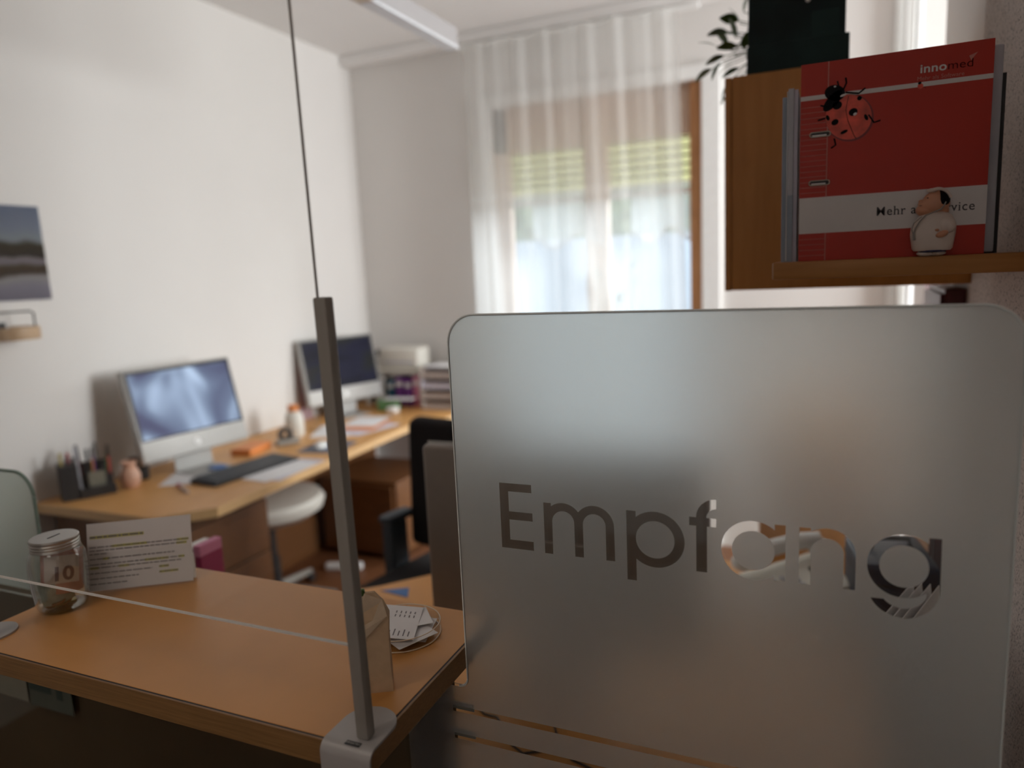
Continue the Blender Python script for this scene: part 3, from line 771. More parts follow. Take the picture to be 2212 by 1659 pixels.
k = MB().box(-.0058, -.0044, yp - .0001, YBn, bz0, 1.5825).box(-.0058, -.0044, yp - .0001, YBn, 1.6335, 1.7685).box(-.0058, -.0044, yp - .0001, YBn, 1.7745, bz1)
for n_ in range(17):
    z = 1.640 + n_ * .0074
    k.box(bx0 + .001, -.0055, yp - .0001, YBn, z, z + .0007)
for n_ in range(4):
    z = 1.5505 + n_ * .0078
    k.box(bx0 + .001, -.0055, yp - .0001, YBn, z, z + .0007)
tag(k.build('pale_lines', M['pink_line'], bd, world=True), 'thin pale vertical line and ruled strip')
for zc in (1.7205, 1.6535):
    rg = MB()
    L_, h_ = .0105, .0026
    path = [(-.0145 + L_ * s_ + h_ * 1.2 * cos(a_), yp - .0008, zc + h_ * 1.2 * sin(a_)) for s_, a0 in ((1, -90), (-1, 90)) for a_ in [radians(a0 + 180 * i / 8) for i in range(9)]]
    path.append(path[0])
    rg.tube(path, .0009, 6)
    ro = rg.build('finger_slot_ring', M['chrome'], bd, world=True, smooth=True)
    MB().box(-.0145 - L_ - .0015, -.0145 + L_ + .0015, yp - .0006, YBn, zc - h_, zc + h_ * .1 + h_, .0).build('slot_opening', M['black'], ro, world=True)
    MB().box(-.0145 - L_, -.0145 + L_ * .8, yp - .0010, YBn - .0004, zc - h_, zc - h_ * .1).build('slot_paper', M['white_print'], ro, world=True)
T = lambda x, z, d=.0006: Matrix.Translation((x, YBn - d, z)) @ UPRIGHT
# ladybird picture (flat print with slight layering)
def ell(cx, cz, rx, rz, rot, n=36):
    return [(cx + rx * cos(t) * cos(rot) - rz * sin(t) * sin(rot), cz + rx * cos(t) * sin(rot) + rz * sin(t) * cos(rot)) for t in [2 * pi * i / n for i in range(n)]]
bcx, bcz = .0215, 1.7400
MB().prism(ell(bcx + .0012, bcz - .0012, .0300, .0330, radians(35)), YBn - .0003, YBn - .0001, 'y').build('ladybird_rim', M['bug_dark'], bd, world=True)
ladr = MB().prism(ell(bcx, bcz, .0285, .0315, radians(35)), YBn - .0006, YBn - .0001, 'y')
lb = tag(ladr.build('ladybird_print', M['bug_red'], bd, world=True), 'printed red ladybird with black spots and legs')
kb = MB()
kb.prism(ell(.0035, 1.7745, .0135, .0105, radians(-20)), YBn - .0009, YBn - .0006, 'y')
kb.prism(ell(.0010, 1.7640, .0165, .0075, radians(48)), YBn - .0009, YBn - .0006, 'y')
for px_, pz_, a_, b_ in ((.007, 1.7575, .0062, .0055), (.0275, 1.7460, .0058, .0050), (.0350, 1.7635, .0030, .0030), (.0045, 1.7350, .0048, .0040), (-.0050, 1.7420, .0022, .0040), (.0165, 1.7205, .0050, .0022), (.0440, 1.7370, .0022, .0045)):
    kb.prism(ell(px_, pz_, a_, b_, .4, 18), YBn - .0009, YBn - .0006, 'y')
for pl in (((.014, 1.777), (.018, 1.786), (.017, 1.793)), ((.008, 1.783), (.0065, 1.790)), ((.017, 1.7735), (.034, 1.7700), (.042, 1.7760)), ((.047, 1.7400), (.054, 1.7290), (.062, 1.7310)), ((.004, 1.7130), (.006, 1.7040), (.000, 1.7000)), ((-.006, 1.7570), (-.0150, 1.7600)), ((-.008, 1.742), (-.0180, 1.7400)), ((.0210, 1.7680), (.0180, 1.7500), (.0210, 1.7350), (.0290, 1.7150), (.0320, 1.7100))):
    kb.tube([(x, YBn - .0008, z) for x, z in pl], .0004 if len(pl) > 4 else .0011, 5)
kb.build('black_markings', M['bug_black'], lb, world=True)
hi = MB().prism(ell(.0035, 1.7830, .0016, .0012, 0, 10), YBn - .0012, YBn - .0009, 'y').prism(ell(.0145, 1.7700, .0045, .0014, .3, 12), YBn - .0012, YBn - .0009, 'y').prism(ell(.0300, 1.7430, .0025, .0018, .5, 12), YBn - .0012, YBn - .0009, 'y')
hi.build('pale_markings', M['white_print'], lb, world=True)['kind'] = 'stuff'
# small ladybird on the band and wording
sb = MB().prism(ell(.1090, 1.7695, .0034, .0034, 0, 18), YBn - .0006, YBn - .0001, 'y').build('small_ladybird_print', M['bug_red'], bd, world=True)
MB().prism(ell(.1080, 1.7735, .0022, .0018, .4, 12), YBn - .0009, YBn - .0006, 'y').tube([(.113, YBn - .0007, 1.768), (.1155, YBn - .0007, 1.766)], .0003, 5).build('small_black_head', M['bug_black'], sb, world=True)
rot = Matrix.Identity(4)
tag(text_bm('inno', .0155, T(.1075, 1.7862), 0, 'LEFT', 1.04, .00028, 1.12).build('bold_wordmark', M['white_print'], bd, world=True), 'white bold lettering inno')
tag(text_bm('med', .0155, T(.1395, 1.7862), 0, 'LEFT', 1.0, -.0001, 1.12).build('thin_wordmark', M['dark_red_print'], bd, world=True), 'dark red lettering med')
tag(text_bm('Mehr als Software', .0075, T(.1045, 1.7765), 0).build('tagline', M['pink_line'], bd, world=True), 'pale red tagline')
MB().prism([(.1640, 1.8000), (.1735, 1.8035), (.1665, 1.7940)], YBn - .0006, YBn - .0001, 'y').build('triangle_mark', M['pink_line'], bd, world=True)
# "Mehr als Service" drawn with heavier letters and slab feet
tb = text_bm('Mehr als Service', .0172, T(.0600, 1.6020), 0, 'LEFT', 1.12, .00008, 1.0)
xs = [v.co.x for v in tb.bm.verts]; sc_ = (.1790 - .0610) / (max(xs) - min(xs)); x_m = min(xs)
for v in tb.bm.verts: v.co.x = .0610 + (v.co.x - x_m) * sc_
zs_ = sorted(v.co.z for v in tb.bm.verts); slabs = set()
for e in tb.bm.edges:
    p0, p1 = e.verts[0].co, e.verts[1].co
    if abs(p0.z - p1.z) < 1e-5 and .0009 < abs(p0.x - p1.x) < .0045 and len(e.link_faces) == 1:
        up_ = max(v.co.z for f in e.link_faces for v in f.verts) > p0.z + 1e-5
        (p0.x > .0735) and slabs.add((round(min(p0.x, p1.x), 5), round(max(p0.x, p1.x), 5), round(p0.z, 5), up_))
for xa_, xb_, z_, up_ in slabs:
    tb.box(xa_ - .0007, xb_ + (.0007 if up_ else 0), YBn - .0007, YBn - .0005, z_ if up_ else z_ - .0008, z_ + .0008 if up_ else z_)
tag(tb.build('title', M['ink'], bd, world=True), 'black title Mehr als Service')

# folders left of / behind the binder
fd = [(-.066, -.0435, 1.782, 1.180, 1.40, 'grey_card2', 'slate grey slim folder, leftmost of the papers behind the red binder'), (-.0555, -.0420, 1.790, 1.174, 1.3, 'grey_card', 'light grey folder directly left of the red binder')]
q = thing('folder', fd[0][6], 'folder', (-.05, 1.28, SZ)); MB().box(-.066, -.060, 1.182, 1.40, SZ, 1.780, .001).build('sleeve', M['grey_card2'], q, world=True)
MB().box(-.0598, -.0585, 1.180, 1.39, SZ + .001, 1.787).build('page', M['paper'], q, world=True)
q = thing('folder', fd[1][6], 'folder', (-.05, 1.27, SZ)); MB().box(-.0578, -.0500, 1.176, 1.39, SZ, 1.790, .001).build('sleeve', M['grey_card'], q, world=True)
MB().box(-.0575, -.0502, 1.1745, 1.1759, SZ, 1.640).build('label_area', M['grey_card2'], q, world=True)
MB().box(-.0498, -.0445, 1.178, 1.38, SZ, 1.788).build('page', M['lilac'], q, world=True)

# doctor figurine
FX, FY = .1300, 1.1560
F_ = thing('doctor_figurine', 'small glazed figurine of a portly doctor with stethoscope in front of the binder', 'figurine', (FX, FY, SZ))
# local x right, z up; figure looks to -x and up, body widest low
mb = MB()
prof = [(0.0, .0070), (.0215, .0072), (.0240, .0100), (.0255, .0200), (.0268, .0300), (.0266, .0380), (.0240, .0470), (.0195, .0540), (.0130, .0585), (0.0, .0600)]
mb.lathe(prof, n=36)
for v in mb.bm.verts:
    v.co.y *= .72
    t = max(0, min(1, (v.co.z - .03) / .03)); v.co.x += .0022 * t
    if v.co.x < -.012 and v.co.z < .04: v.co.x -= .001
mb.build('coat', M['figure_coat'], F_, smooth=True)
MB().ball((-.0085, -.002, .0035), .0070, (1.55, 1.3, .52)).ball((.0055, .001, .0036), .0075, (1.5, 1.4, .5)).build('shoes', M['figure_coat'], F_, smooth=True)
MB().lathe([(0, .0052), (.0165, .0054), (.0170, .0076), (0, .0078)], n=24).build('trousers', M['figure_blue'], F_, smooth=True)
hd = MB()
hm = Matrix.Rotation(radians(-24), 4, 'Y')
hd.ball((0.0020, 0, .0705), .0165, (1.02, .86, 1.0), 28, 18)
for v in hd.bm.verts:
    q_ = v.co - Vector((.002, 0, .0705))
    # jowly lower jaw pushed to the left/bottom
    if q_.x < 0 and q_.z < .004: v.co.x -= .0048 * min(1, -q_.x / .012); v.co.z -= .0015
hd.ball((-.0085, 0, .0620), .0120, (1.15, .95, .80))
hd.ball((.0085, 0, .0600), .0095, (1, .9, .9))
head = hd.build('head', M['figure_skin'], F_, smooth=True)
MB().ball((-.0158, -.002, .0735), .0034, (1.0, .9, .75)).build('nose', M['figure_skin'], head, smooth=True)
MB().tube([(-.0182, -.0060, .0678), (-.0160, -.0085, .0676), (-.0130, -.0100, .0682)], .00035, 5).build('mouth', M['brown_ink'], head)
MB().ball((-.0092, -.0108, .0772), .0008, (1.5, .6, .9)).build('eye', M['bug_black'], head)
hr = MB().ball((.0075, -.0008, .0735), .0142, (.78, .95, .95), 20, 14)
for v in list(hr.bm.verts):
    if v.co.x < .0055: v.co.x = .0055
hr.build('hair', M['bug_black'], head, smooth=True)
MB().tube([(.0185 * cos(t) * .92 + .002, -.0128 + .004 * abs(cos(t)), .0705 + .0178 * sin(t)) for t in [radians(a_) for a_ in range(18, 112, 8)]], .0021, 8).ball((-.0035, -.005, .0872), .0052, (1.25, 1, .55)).build('head_band', M['figure_coat'], F_, smooth=True)
st = [(.0120, -.0120, .0705), (.0105, -.0145, .0665), (.0065, -.0165, .0610), (-.0030, -.0180, .0575), (-.0110, -.0175, .0545), (-.0175, -.0150, .0470), (-.0225, -.0125, .0380), (-.0245, -.0110, .0300)]
ste = MB().tube(st, .00095, 8)
ste.tube([(-.0150, -.0090, .0530), (-.0240, -.0070, .0450), (-.0265, -.0080, .0370), (-.0250, -.0105, .0300)], .0006, 6)
ste.tube([(-.0245, -.0110, .0300), (-.0236, -.0120, .0220)], .0011, 8, .0017)
ste.build('stethoscope', M['figure_grey'], F_, smooth=True)
arm = MB().ball((.0145, -.0140, .0395), .0105, (1.05, .72, 1.0)).build('sleeve', M['figure_coat'], F_, smooth=True)
MB().ball((.0085, -.0195, .0285), .0068, (1.15, .6, .62), mtx=Matrix.Rotation(radians(-20), 4, 'Y')).ball((.0025, -.0195, .0340), .0022, (1.2, .8, .8)).build('hand', M['figure_skin'], F_, smooth=True)

# ================================================================== ORANGE WALL CABINET AND THINGS ON IT
CY = 1.602
cab = thing('wall_cabinet', 'orange cherry wood wall cabinet behind the shelf and red binder', 'cabinet', (.1, 1.78, 1.486))
MB().box(-.200, .261, CY + .019, 1.95, 1.487, 1.914, .001).build('body', M['cab_wood'], cab, world=True)
MB().box(-.186, .261, CY, CY + .018, 1.486, 1.914, .0015).build('door', M['cab_wood'], cab, world=True)
MB().box(-.2005, -.1875, CY + .002, CY + .018, 1.485, 1.914, .001).build('side_edge', M['cab_wood'], cab, world=True)

gb = thing('dark_green_box', 'tall dark green box standing on top of the orange wall cabinet', 'box', (-.065, 1.70, 1.914))
MB().box(-.160, .029, 1.625, 1.74, 1.9142, 1.972, .002).box(-.158, .0215, 1.628, 1.738, 1.970, 2.30, .002).build('carton', M['green_box'], gb, world=True)
MB().ball((-.047, 1.6275, 2.043), .0045, (1, .3, 1)).build('white_sticker', M['white'], gb, world=True)
MB().box(-.040, .010, 1.6268, 1.6279, 1.945, 2.02).build('faint_print', mat('green_print', (0.008, 0.032, 0.030), 0.7), gb, world=True)

pp_ = thing('potted_plant', 'leafy green pot plant peeping out left of the dark green box', 'plant', (-.10, 1.86, 1.914))
MB().lathe([(0, 0), (.035, 0), (.048, .075), (.052, .075), (.052, .085), (.044, .085), (.040, .070), (0, .070)], n=28).build('pot', M['pot'], pp_, smooth=True)
MB().lathe([(0, .069), (.041, .069), (.040, .074), (0, .076)], n=20).build('soil', M['soil'], pp_)
def leaf(L_, W_):
    mb = MB(); n = 6; rows_ = []
    for i in range(n + 1):
        t = i / n; hw = W_ * sin(pi * min(1, t * .92 + .04)) ** .8 * (1 - .25 * t)
        zc_ = -.25 * L_ * t * t
        rows_.append([mb.bm.verts.new((-hw, L_ * t, zc_ + .12 * hw)), mb.bm.verts.new((0, L_ * t, zc_)), mb.bm.verts.new((hw, L_ * t, zc_ + .12 * hw))])
    for i in range(n):
        for k_ in range(2): mb.bm.faces.new((rows_[i][k_], rows_[i][k_ + 1], rows_[i + 1][k_ + 1], rows_[i + 1][k_]))
    return mb
rnd = random.Random(12)
lf = None
stem_mb = MB()
# leaf tips in world (x,z) with direction angle in the x-z plane
leaves = [(-.262, 1.995, 200), (-.243, 2.030, 150), (-.227, 2.047, 118), (-.232, 2.018, 185), (-.206, 2.052, 95), (-.200, 2.025, 165), (-.190, 2.030, 70), (-.185, 2.012, 20), (-.214, 2.005, 200), (-.205, 2.100, 160), (-.196, 2.080, 110), (-.200, 1.965, 215), (-.220, 1.945, 240), (-.205, 1.935, 200), (-.180, 1.990, 280), (-.190, 2.110, 80), (-.218, 2.030, 140), (-.210, 2.018, 70), (-.235, 2.000, 230), (-.195, 2.060, 150), (-.188, 2.040, 200), (-.178, 2.060, 30), (-.200, 1.990, 190), (-.222, 2.062, 170)]
for i, (x, z, ad) in enumerate(leaves):
    if lf is None:
        o = leaf(.043, .0150).build('leaf', M['leaf'], pp_, smooth=True); lf = o
    else:
        o = lf.copy(); COL.objects.link(o)
    d_ = Vector((cos(radians(ad)), rnd.uniform(-.3, .3), sin(radians(ad)))).normalized()
    q_ = d_.to_track_quat('Y', 'Z')
    base = Vector((x + .10, rnd.uniform(-.06, .02), z - 1.914)) 
    o.matrix_basis = Matrix.Translation(base) @ q_.to_matrix().to_4x4() @ Matrix.Rotation(rnd.uniform(-.9, .9), 4, 'Y')
    stem_mb.tube([(0, 0, .07), (base.x * .35, base.y * .5, max(.11, base.z * .7 + .03)), tuple(base)], .0012, 5)
stem_mb.build('stems', M['leaf'], pp_)

# maroon cupboard
mc = thing('maroon_cupboard', 'shallow dark maroon cupboard on the side wall below the orange wall cabinet', 'cupboard', (.24, 1.85, 0))
MB().box(.222, .2605, 1.74, 2.02, 0, 1.47, .002).build('body', M['maroon'], mc, world=True)
MB().box(.214, .221, 1.742, 2.018, .03, 1.46, .002).build('door', M['maroon'], mc, world=True)

# ================================================================== LOWER RECEPTION DESK behind the frosted glass
ld_ = thing('reception_desk', 'lower orange desk behind the counter and the frosted glass', 'desk', (-.45, 1.3, 0))
poly = [(-1.13, .83), (.210, .83), (.210, 1.70), (.20, 1.90), (-.30, 1.93), (-.72, 1.80), (-.97, 1.60), (-1.06, 1.50), (-1.13, 1.44)]
MB().prism(poly, .722, .750, 'z').build('desk_top', M['laminate'], ld_, world=True)
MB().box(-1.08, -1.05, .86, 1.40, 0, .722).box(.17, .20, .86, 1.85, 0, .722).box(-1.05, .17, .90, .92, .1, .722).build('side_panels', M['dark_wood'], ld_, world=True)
def cable(pts, lab):
    o = MB().tube(pts, .0022, 8).build('cable', M['black'], None, smooth=True)
    tag(o, lab, 'cable')
cable([(-.62, 1.13, .7525), (-.56, 1.085, .7525), (-.535, 1.084, .7525), (-.50, 1.05, .7525), (-.478, 1.022, .7525), (-.452, 1.007, .7525), (-.43, 1.020, .7525), (-.38, 1.06, .7525)], 'black cable lying curved on the desk behind the lower clear stripe')
cable([(-.39, 1.16, .7525), (-.428, 1.095, .7525), (-.416, 1.074, .7525), (-.37, 1.02, .7525), (-.30, 1.0, .7525)], 'black cable lying straight on the desk behind the upper clear stripe')

def imac(name, label, loc, rz, tilt_, sc, screen, back=M['alu'], zb=.08):
    t = thing(name, label, 'computer', loc, rz)
    Wd, H, Dp = .485 * sc, .37 * sc, .035
    tm = Matrix.Translation((0, 0, zb)) @ Matrix.Rotation(tilt_, 4, 'X')
    MB().box(-Wd / 2, Wd / 2, 0, Dp, 0, H, .008, 3, mtx=tm).build('case', back, t, smooth=True)
    chin = .085 * sc
    MB().box(-Wd / 2 + .010, Wd / 2 - .010, -.0012, .0012, chin - .001, H - .010, mtx=tm).build('bezel', M['black_gloss'], t)
    MB().box(-Wd / 2 + .022, Wd / 2 - .022, -.0022, -.0012, chin + .006, H - .022, mtx=tm).build('display', screen, t)
    MB().lathe([(0, 0), (.014, 0), (.014, .0015), (0, .0015)], n=20, mtx=tm @ Matrix.Translation((0, -.0002, chin * .5)) @ Matrix.Rotation(pi / 2, 4, 'X')).build('round_badge', M['white'], t)
    # bent foot
    mb = MB()
    prof_ = [(.045, .12), (.060, .10), (.055, .012), (.045, .004), (-.09, .004)]
    th = .004
    rg_ = []
    for i, (y, z) in enumerate(prof_):
        rg_.append([mb.bm.verts.new((sx_ * .085 * sc, y + dy, z + dz)) for sx_, dy, dz in ((-1, 0, -th if i > 2 else 0), (1, 0, -th if i > 2 else 0), (1, -th if i < 3 else 0, 0), (-1, -th if i < 3 else 0, 0))])
    for i in range(len(rg_) - 1):
        for k_ in range(4): mb.bm.faces.new((rg_[i][k_], rg_[i][(k_ + 1) % 4], rg_[i + 1][(k_ + 1) % 4], rg_[i + 1][k_]))
    mb.bm.faces.new(rg_[0]); mb.bm.faces.new(rg_[-1])
    mb.build('foot', back, t)
    return t
# monitor on the reception desk, seen from behind
t3 = thing('desktop_computer', 'grey aluminium desktop computer seen from behind between counter and frosted glass', 'computer', (-.455, 1.22, .75), pi)
MB().box(-.276, .276, -.015, .012, .10, .468, .010, 3).build('case', M['alu_dark'], t3, smooth=True)
tag(MB().box(-.2765, .2765, -.0175, -.0155, .098, .470, .001).build('front_rim', M['alu'], t3), 'pale front rim')
MB().box(-.262, .262, -.0195, -.0178, .18, .455).build('display', M['screen_b'], t3)
MB().box(-.09, .09, .012, .022, .002, .30, .003).box(-.09, .09, -.10, .022, .0005, .006, .002).build('foot', M['alu_dark'], t3)

tag(MB().prism([(-1.040, 1.476), (-.952, 1.462), (-.978, 1.512)], .7505, .7515, 'z').build('blue_card', M['blue_card']), 'small blue triangular card corner lying on the lower desk', 'card')

# telephone and things seen through the letters
ph = thing('desk_telephone', 'white desk telephone seen through the clear letters a and n', 'telephone', (-.06, 1.74, .7505), radians(-62))
mb = MB()
mb.box(-.10, .10, -.10, .10, 0, .03, .008)
for v in mb.bm.verts:
    if v.co.z > .015: v.co.z += .045 * (v.co.y + .10) / .20
mb.build('base', M['off_white'], ph)
MB().tube([(-.075, -.10, .075), (-.080, -.06, .088), (-.082, 0, .100), (-.080, .06, .110), (-.075, .10, .112)], .020, 12).ball((-.075, -.095, .068), .026, (1, 1, .8)).ball((-.075, .095, .098), .026, (1, 1, .8)).build('handset', M['white'], ph, smooth=True)
MB().box(-.02, .07, .045, .085, .062, .068).build('display', M['black_gloss'], ph)
kk = None
for i in range(12):
    if kk is None: kk = MB().box(-.008, .008, -.006, .006, 0, .008, .002).build('key', M['grey_card'], ph)
    else: o = kk.copy(); COL.objects.link(o)
    o = kk if i == 0 else o
    o.location = (-.01 + .025 * (i % 3), -.07 + .024 * (i // 3), .034 + .0052 * (i // 3))
q = thing('paper_stack', 'stack of white printed papers on the desk behind the letter a', 'papers', (-.32, 1.67, .7505), radians(6))
for i in range(5): MB().box(-.105, .105, -.148, .148, i * .002, i * .002 + .0016, mtx=Matrix.Rotation(radians(rnd.uniform(-4, 4)), 4, 'Z')).build('sheet', M['paper'], q)
q = thing('dark_blue_case', 'dark navy case on the desk behind the letter g', 'case', (.135, 1.68, .7505), radians(8))
MB().box(-.075, .075, -.10, .10, 0, .17, .012, 3).build('shell', M['navy'], q, smooth=True)
MB().box(-.0755, .0755, -.1005, .1005, .125, .130).build('seam', M['black'], q)
MB().tube([(-.04, 0, .168), (-.035, 0, .195), (.035, 0, .195), (.04, 0, .168)], .006, 8).build('handle', M['black'], q, smooth=True)
q = thing('document_rack', 'upright white printed documents leaning behind the tail of the letter g', 'papers', (.160, 1.10, .7505), radians(70))
for i in range(4):
    s_ = MB().box(-.10, .10, i * .012, i * .012 + .0012, 0, .30, mtx=Matrix.Rotation(radians(-6), 4, 'X')).build('sheet', M['paper'], q)
k = MB()
for i in range(14): k.box(-.09, .09 - .05 * (i % 3 == 0), -.0012, -.0004, .04 + i * .017, .044 + i * .017, mtx=Matrix.Rotation(radians(-6), 4, 'X'))
k.build('print', M['ink_soft'], q)

lc = thing('low_cupboard', 'low orange wooden cupboard behind the telephone, seen through the letter a', 'cupboard', (-.05, 2.7, 0))
MB().box(-.20, .12, 2.50, 2.9, 0, 1.00, .003).build('body', M['desk'], lc, world=True)
MB().box(-.197, .117, 2.485, 2.499, .02, .98, .002).build('door', M['desk'], lc, world=True)
# ================================================================== BACK DESK
bk = thing('office_desk', 'long beech desk along the left wall with a pale front edge', 'desk', (-2.35, 2.8, 0))
ZD = .768
poly = [(-2.712, 1.69), (-2.113, 1.69), (-1.968, 1.845), (-2.012, 3.25), (-1.905, 3.38), (-1.90, 3.925), (-2.712, 3.925)]
MB().prism(poly, ZD - .034, ZD, 'z').build('desk_top', M['desk'], bk, world=True)
ed = MB()
for i in range(5):
    a_, b_ = Vector(poly[i]), Vector(poly[i + 1]); d_ = (b_ - a_).normalized(); nn = Vector((d_.y, -d_.x)) * .0025
    ed.prism([tuple(a_ + nn * .1), tuple(b_ + nn * .1), tuple(b_ + nn), tuple(a_ + nn)], ZD - .035, ZD + .0003, 'z')
tag(ed.build('front_edge', M['desk_edge'], bk, world=True), 'pale beech front edge')
MB().box(-2.70, -2.13, 1.75, 1.77, 0, ZD - .035).box(-2.69, -2.67, 1.8, 3.85, .0, ZD - .035).build('panel', M['dark_wood'], bk, world=True)
ped = thing('drawer_pedestal', 'brown wood drawer unit under the near end of the long desk', 'drawers', (-2.4, 2.05, 0))
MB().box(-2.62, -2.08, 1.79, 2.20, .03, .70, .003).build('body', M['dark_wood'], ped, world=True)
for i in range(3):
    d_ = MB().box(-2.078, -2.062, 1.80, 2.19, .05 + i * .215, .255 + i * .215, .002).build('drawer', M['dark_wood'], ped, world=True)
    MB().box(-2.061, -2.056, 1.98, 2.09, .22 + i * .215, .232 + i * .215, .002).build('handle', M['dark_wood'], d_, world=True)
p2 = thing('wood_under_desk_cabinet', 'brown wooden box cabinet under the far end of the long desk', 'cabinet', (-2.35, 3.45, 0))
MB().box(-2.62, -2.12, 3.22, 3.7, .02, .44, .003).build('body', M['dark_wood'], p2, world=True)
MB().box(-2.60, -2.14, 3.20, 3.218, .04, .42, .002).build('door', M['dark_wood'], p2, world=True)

imac('desktop_computer', 'silver all-in-one computer showing a blue grey picture, the nearer one on the long desk', (-2.444, 2.24, ZD), 1.42, -.24, 1.04, M['screen_a'])
imac('desktop_computer', 'silver all-in-one computer with a dark blue screen, the farther one behind the grey post', (-2.52, 3.40, ZD), 1.22, -.20, 1.02, M['screen_b'])

def keyboard(label, loc, rz, w_=.44, d_=.15):
    t = thing('keyboard', label, 'keyboard', loc, rz)
    mb = MB().box(-w_ / 2, w_ / 2, -d_ / 2, d_ / 2, 0, .014, .004)
    for v in mb.bm.verts: v.co.z += .006 * (v.co.y / d_ + .5) if v.co.z > .007 else 0
    mb.build('tray', M['black'], t)
    k0 = None
    for r_ in range(5):
        for c_2 in range(14):
            if k0 is None: o = MB().box(-.0125, .0125, -.0115, .0115, 0, .006, .0015).build('key', M['keys'], t); k0 = o
            else: o = k0.copy(); COL.objects.link(o)
            o.location = (-w_ / 2 + .03 + c_2 * .0292, -d_ / 2 + .022 + r_ * .0265, .014 + .005 * r_ / 4)
    return t
keyboard('long black keyboard on the desk in front of the nearer computer', (-2.215, 2.26, ZD), 1.47)
q = tag(MB().box(-.105, .105, -.16, .16, 0, .0015).build('paper_sheet', M['lilac']), 'pale lilac paper sheet lying along the desk front edge', 'paper'); q.location = (-2.090, 2.33, ZD); q.rotation_euler.z = radians(4)
q = tag(MB().box(-.085, .085, -.15, .15, 0, .001).build('paper_sheet', M['paper']), 'white paper sheet beside the black keyboard under the lilac one', 'paper'); q.location = (-2.085, 2.30, ZD + .0018); q.rotation_euler.z = radians(-5)
q = tag(MB().box(-.10, .10, -.11, .11, 0, .003, .001).build('mouse_mat', M['mousepad']), 'blue grey mouse mat on the long desk beside the post', 'mouse mat'); q.location = (-2.14, 2.70, ZD); q.rotation_euler.z = radians(10)
ms = thing('computer_mouse', 'white computer mouse on the blue grey mat', 'mouse', (-2.16, 2.68, ZD + .003), radians(20))
MB().ball((0, 0, .009), .030, (1.0, 1.7, .62)).build('shell', M['white'], ms, smooth=True)
MB().ball((0, -.032, .026), .004, (.7, 1.5, 1)).build('wheel', M['grey_card'], ms)
for i, (x, y, z, w_, d_, rz, mm, lab) in enumerate(((-2.33, 3.02, 0, .21, .297, 25, 'paper', 'white paper sheet on the desk left of the post, nearest the bottle'), (-2.20, 3.10, .0012, .21, .297, -14, 'lilac', 'pale sheet on the desk right of the post'), (-2.24, 3.16, .0024, .20, .26, 8, 'orange', 'orange sheet half hidden between the white papers'), (-2.29, 3.24, .0036, .19, .25, 12, 'paper', 'topmost white sheet below the farther computer'), (-2.40, 2.12, 0, .16, .22, 30, 'paper', 'white sheet right below the nearer computer'), (-2.38, 2.22, .0014, .12, .16, 55, 'lilac', 'small pale note below the nearer computer'))):
    q = tag(MB().box(-w_ / 2, w_ / 2, -d_ / 2, d_ / 2, 0, .001).build('paper_sheet', M[mm]), lab, 'paper'); q.location = (x, y, ZD + z); q.rotation_euler.z = radians(rz)
q = tag(MB().lathe([(0, 0), (.034, 0), (.038, .003), (.034, .008), (0, .009)], n=24).build('blue_disc_pad', M['blue_card'], smooth=True), 'small round blue pad under the nearer computer', 'pad'); q.location = (-2.38, 2.26, ZD + .003)
q = tag(MB().box(-.05, .05, -.09, .09, 0, .03, .003).build('orange_box', M['orange']), 'flat orange box between nearer computer and bottle', 'box'); q.location = (-2.46, 2.55, ZD); q.rotation_euler.z = .2
pn_ = thing('pen', 'pale pen with a red end lying on the near desk corner', 'pen', (-2.26, 1.97, ZD), radians(62))
MB().tube([(0, -.06, .006), (0, .05, .006)], .0055, 8).build('barrel', M['beige'], pn_, smooth=True)
MB().tube([(0, .05, .006), (0, .078, .007)], .008, 8).build('cap', M['red'], pn_, smooth=True)

# pen organiser
po = thing('pen_organiser', 'dark mesh pen organiser full of pens on the desk corner', 'pen holder', (-2.585, 1.835, ZD), radians(62))
MB().box(-.105, -.045, -.04, .045, 0, .135, .003).build('tall_compartment', M['black'], po)
MB().box(-.045, .075, -.045, .045, 0, .012, .003).box(-.045, .075, -.048, -.040, .0, .040, .002).build('tray', M['black'], po)
MB().box(-.044, .074, .030, .045, .012, .125, .002).box(-.044, .074, -.01, -.004, .012, .075, .001).build('mesh_divider', M['black'], po)
MB().box(-.012, .045, -.030, -.026, .035, .095, .001).build('note_block', M['leaflet'], po)
rnd = random.Random(8)
pc = ['yellow', 'amber', 'red', 'black', 'grey_card', 'maroon', 'black', 'amber', 'purple', 'black', 'green', 'red']
for i in range(12):
    x_ = -.095 + i * .0145; y_ = rnd.uniform(-.01, .025); lx, ly = rnd.uniform(-.02, .025), rnd.uniform(-.015, .015)
    q = thing('pen', ['thin upright %s pen standing in the dark pen organiser' % w_ for w_ in ('yellow', 'short amber', 'short red', 'leftmost black', 'pale grey', 'dark maroon', 'middle black', 'right-hand amber', 'purple', 'right-hand black', 'green', 'rightmost red')][i] , 'pen', po.matrix_basis @ Vector((x_, y_, .015)), 0, 'pens in the organiser')
    hh = rnd.uniform(.135, .185)
    MB().tube([(0, 0, 0), (lx * .7, ly * .7, hh * .75)], .0042, 6).build('barrel', M[pc[i]], q)
    MB().tube([(lx * .7, ly * .7, hh * .75), (lx, ly, hh)], .005, 6).build('cap', M['black' if i % 2 else pc[i]], q)
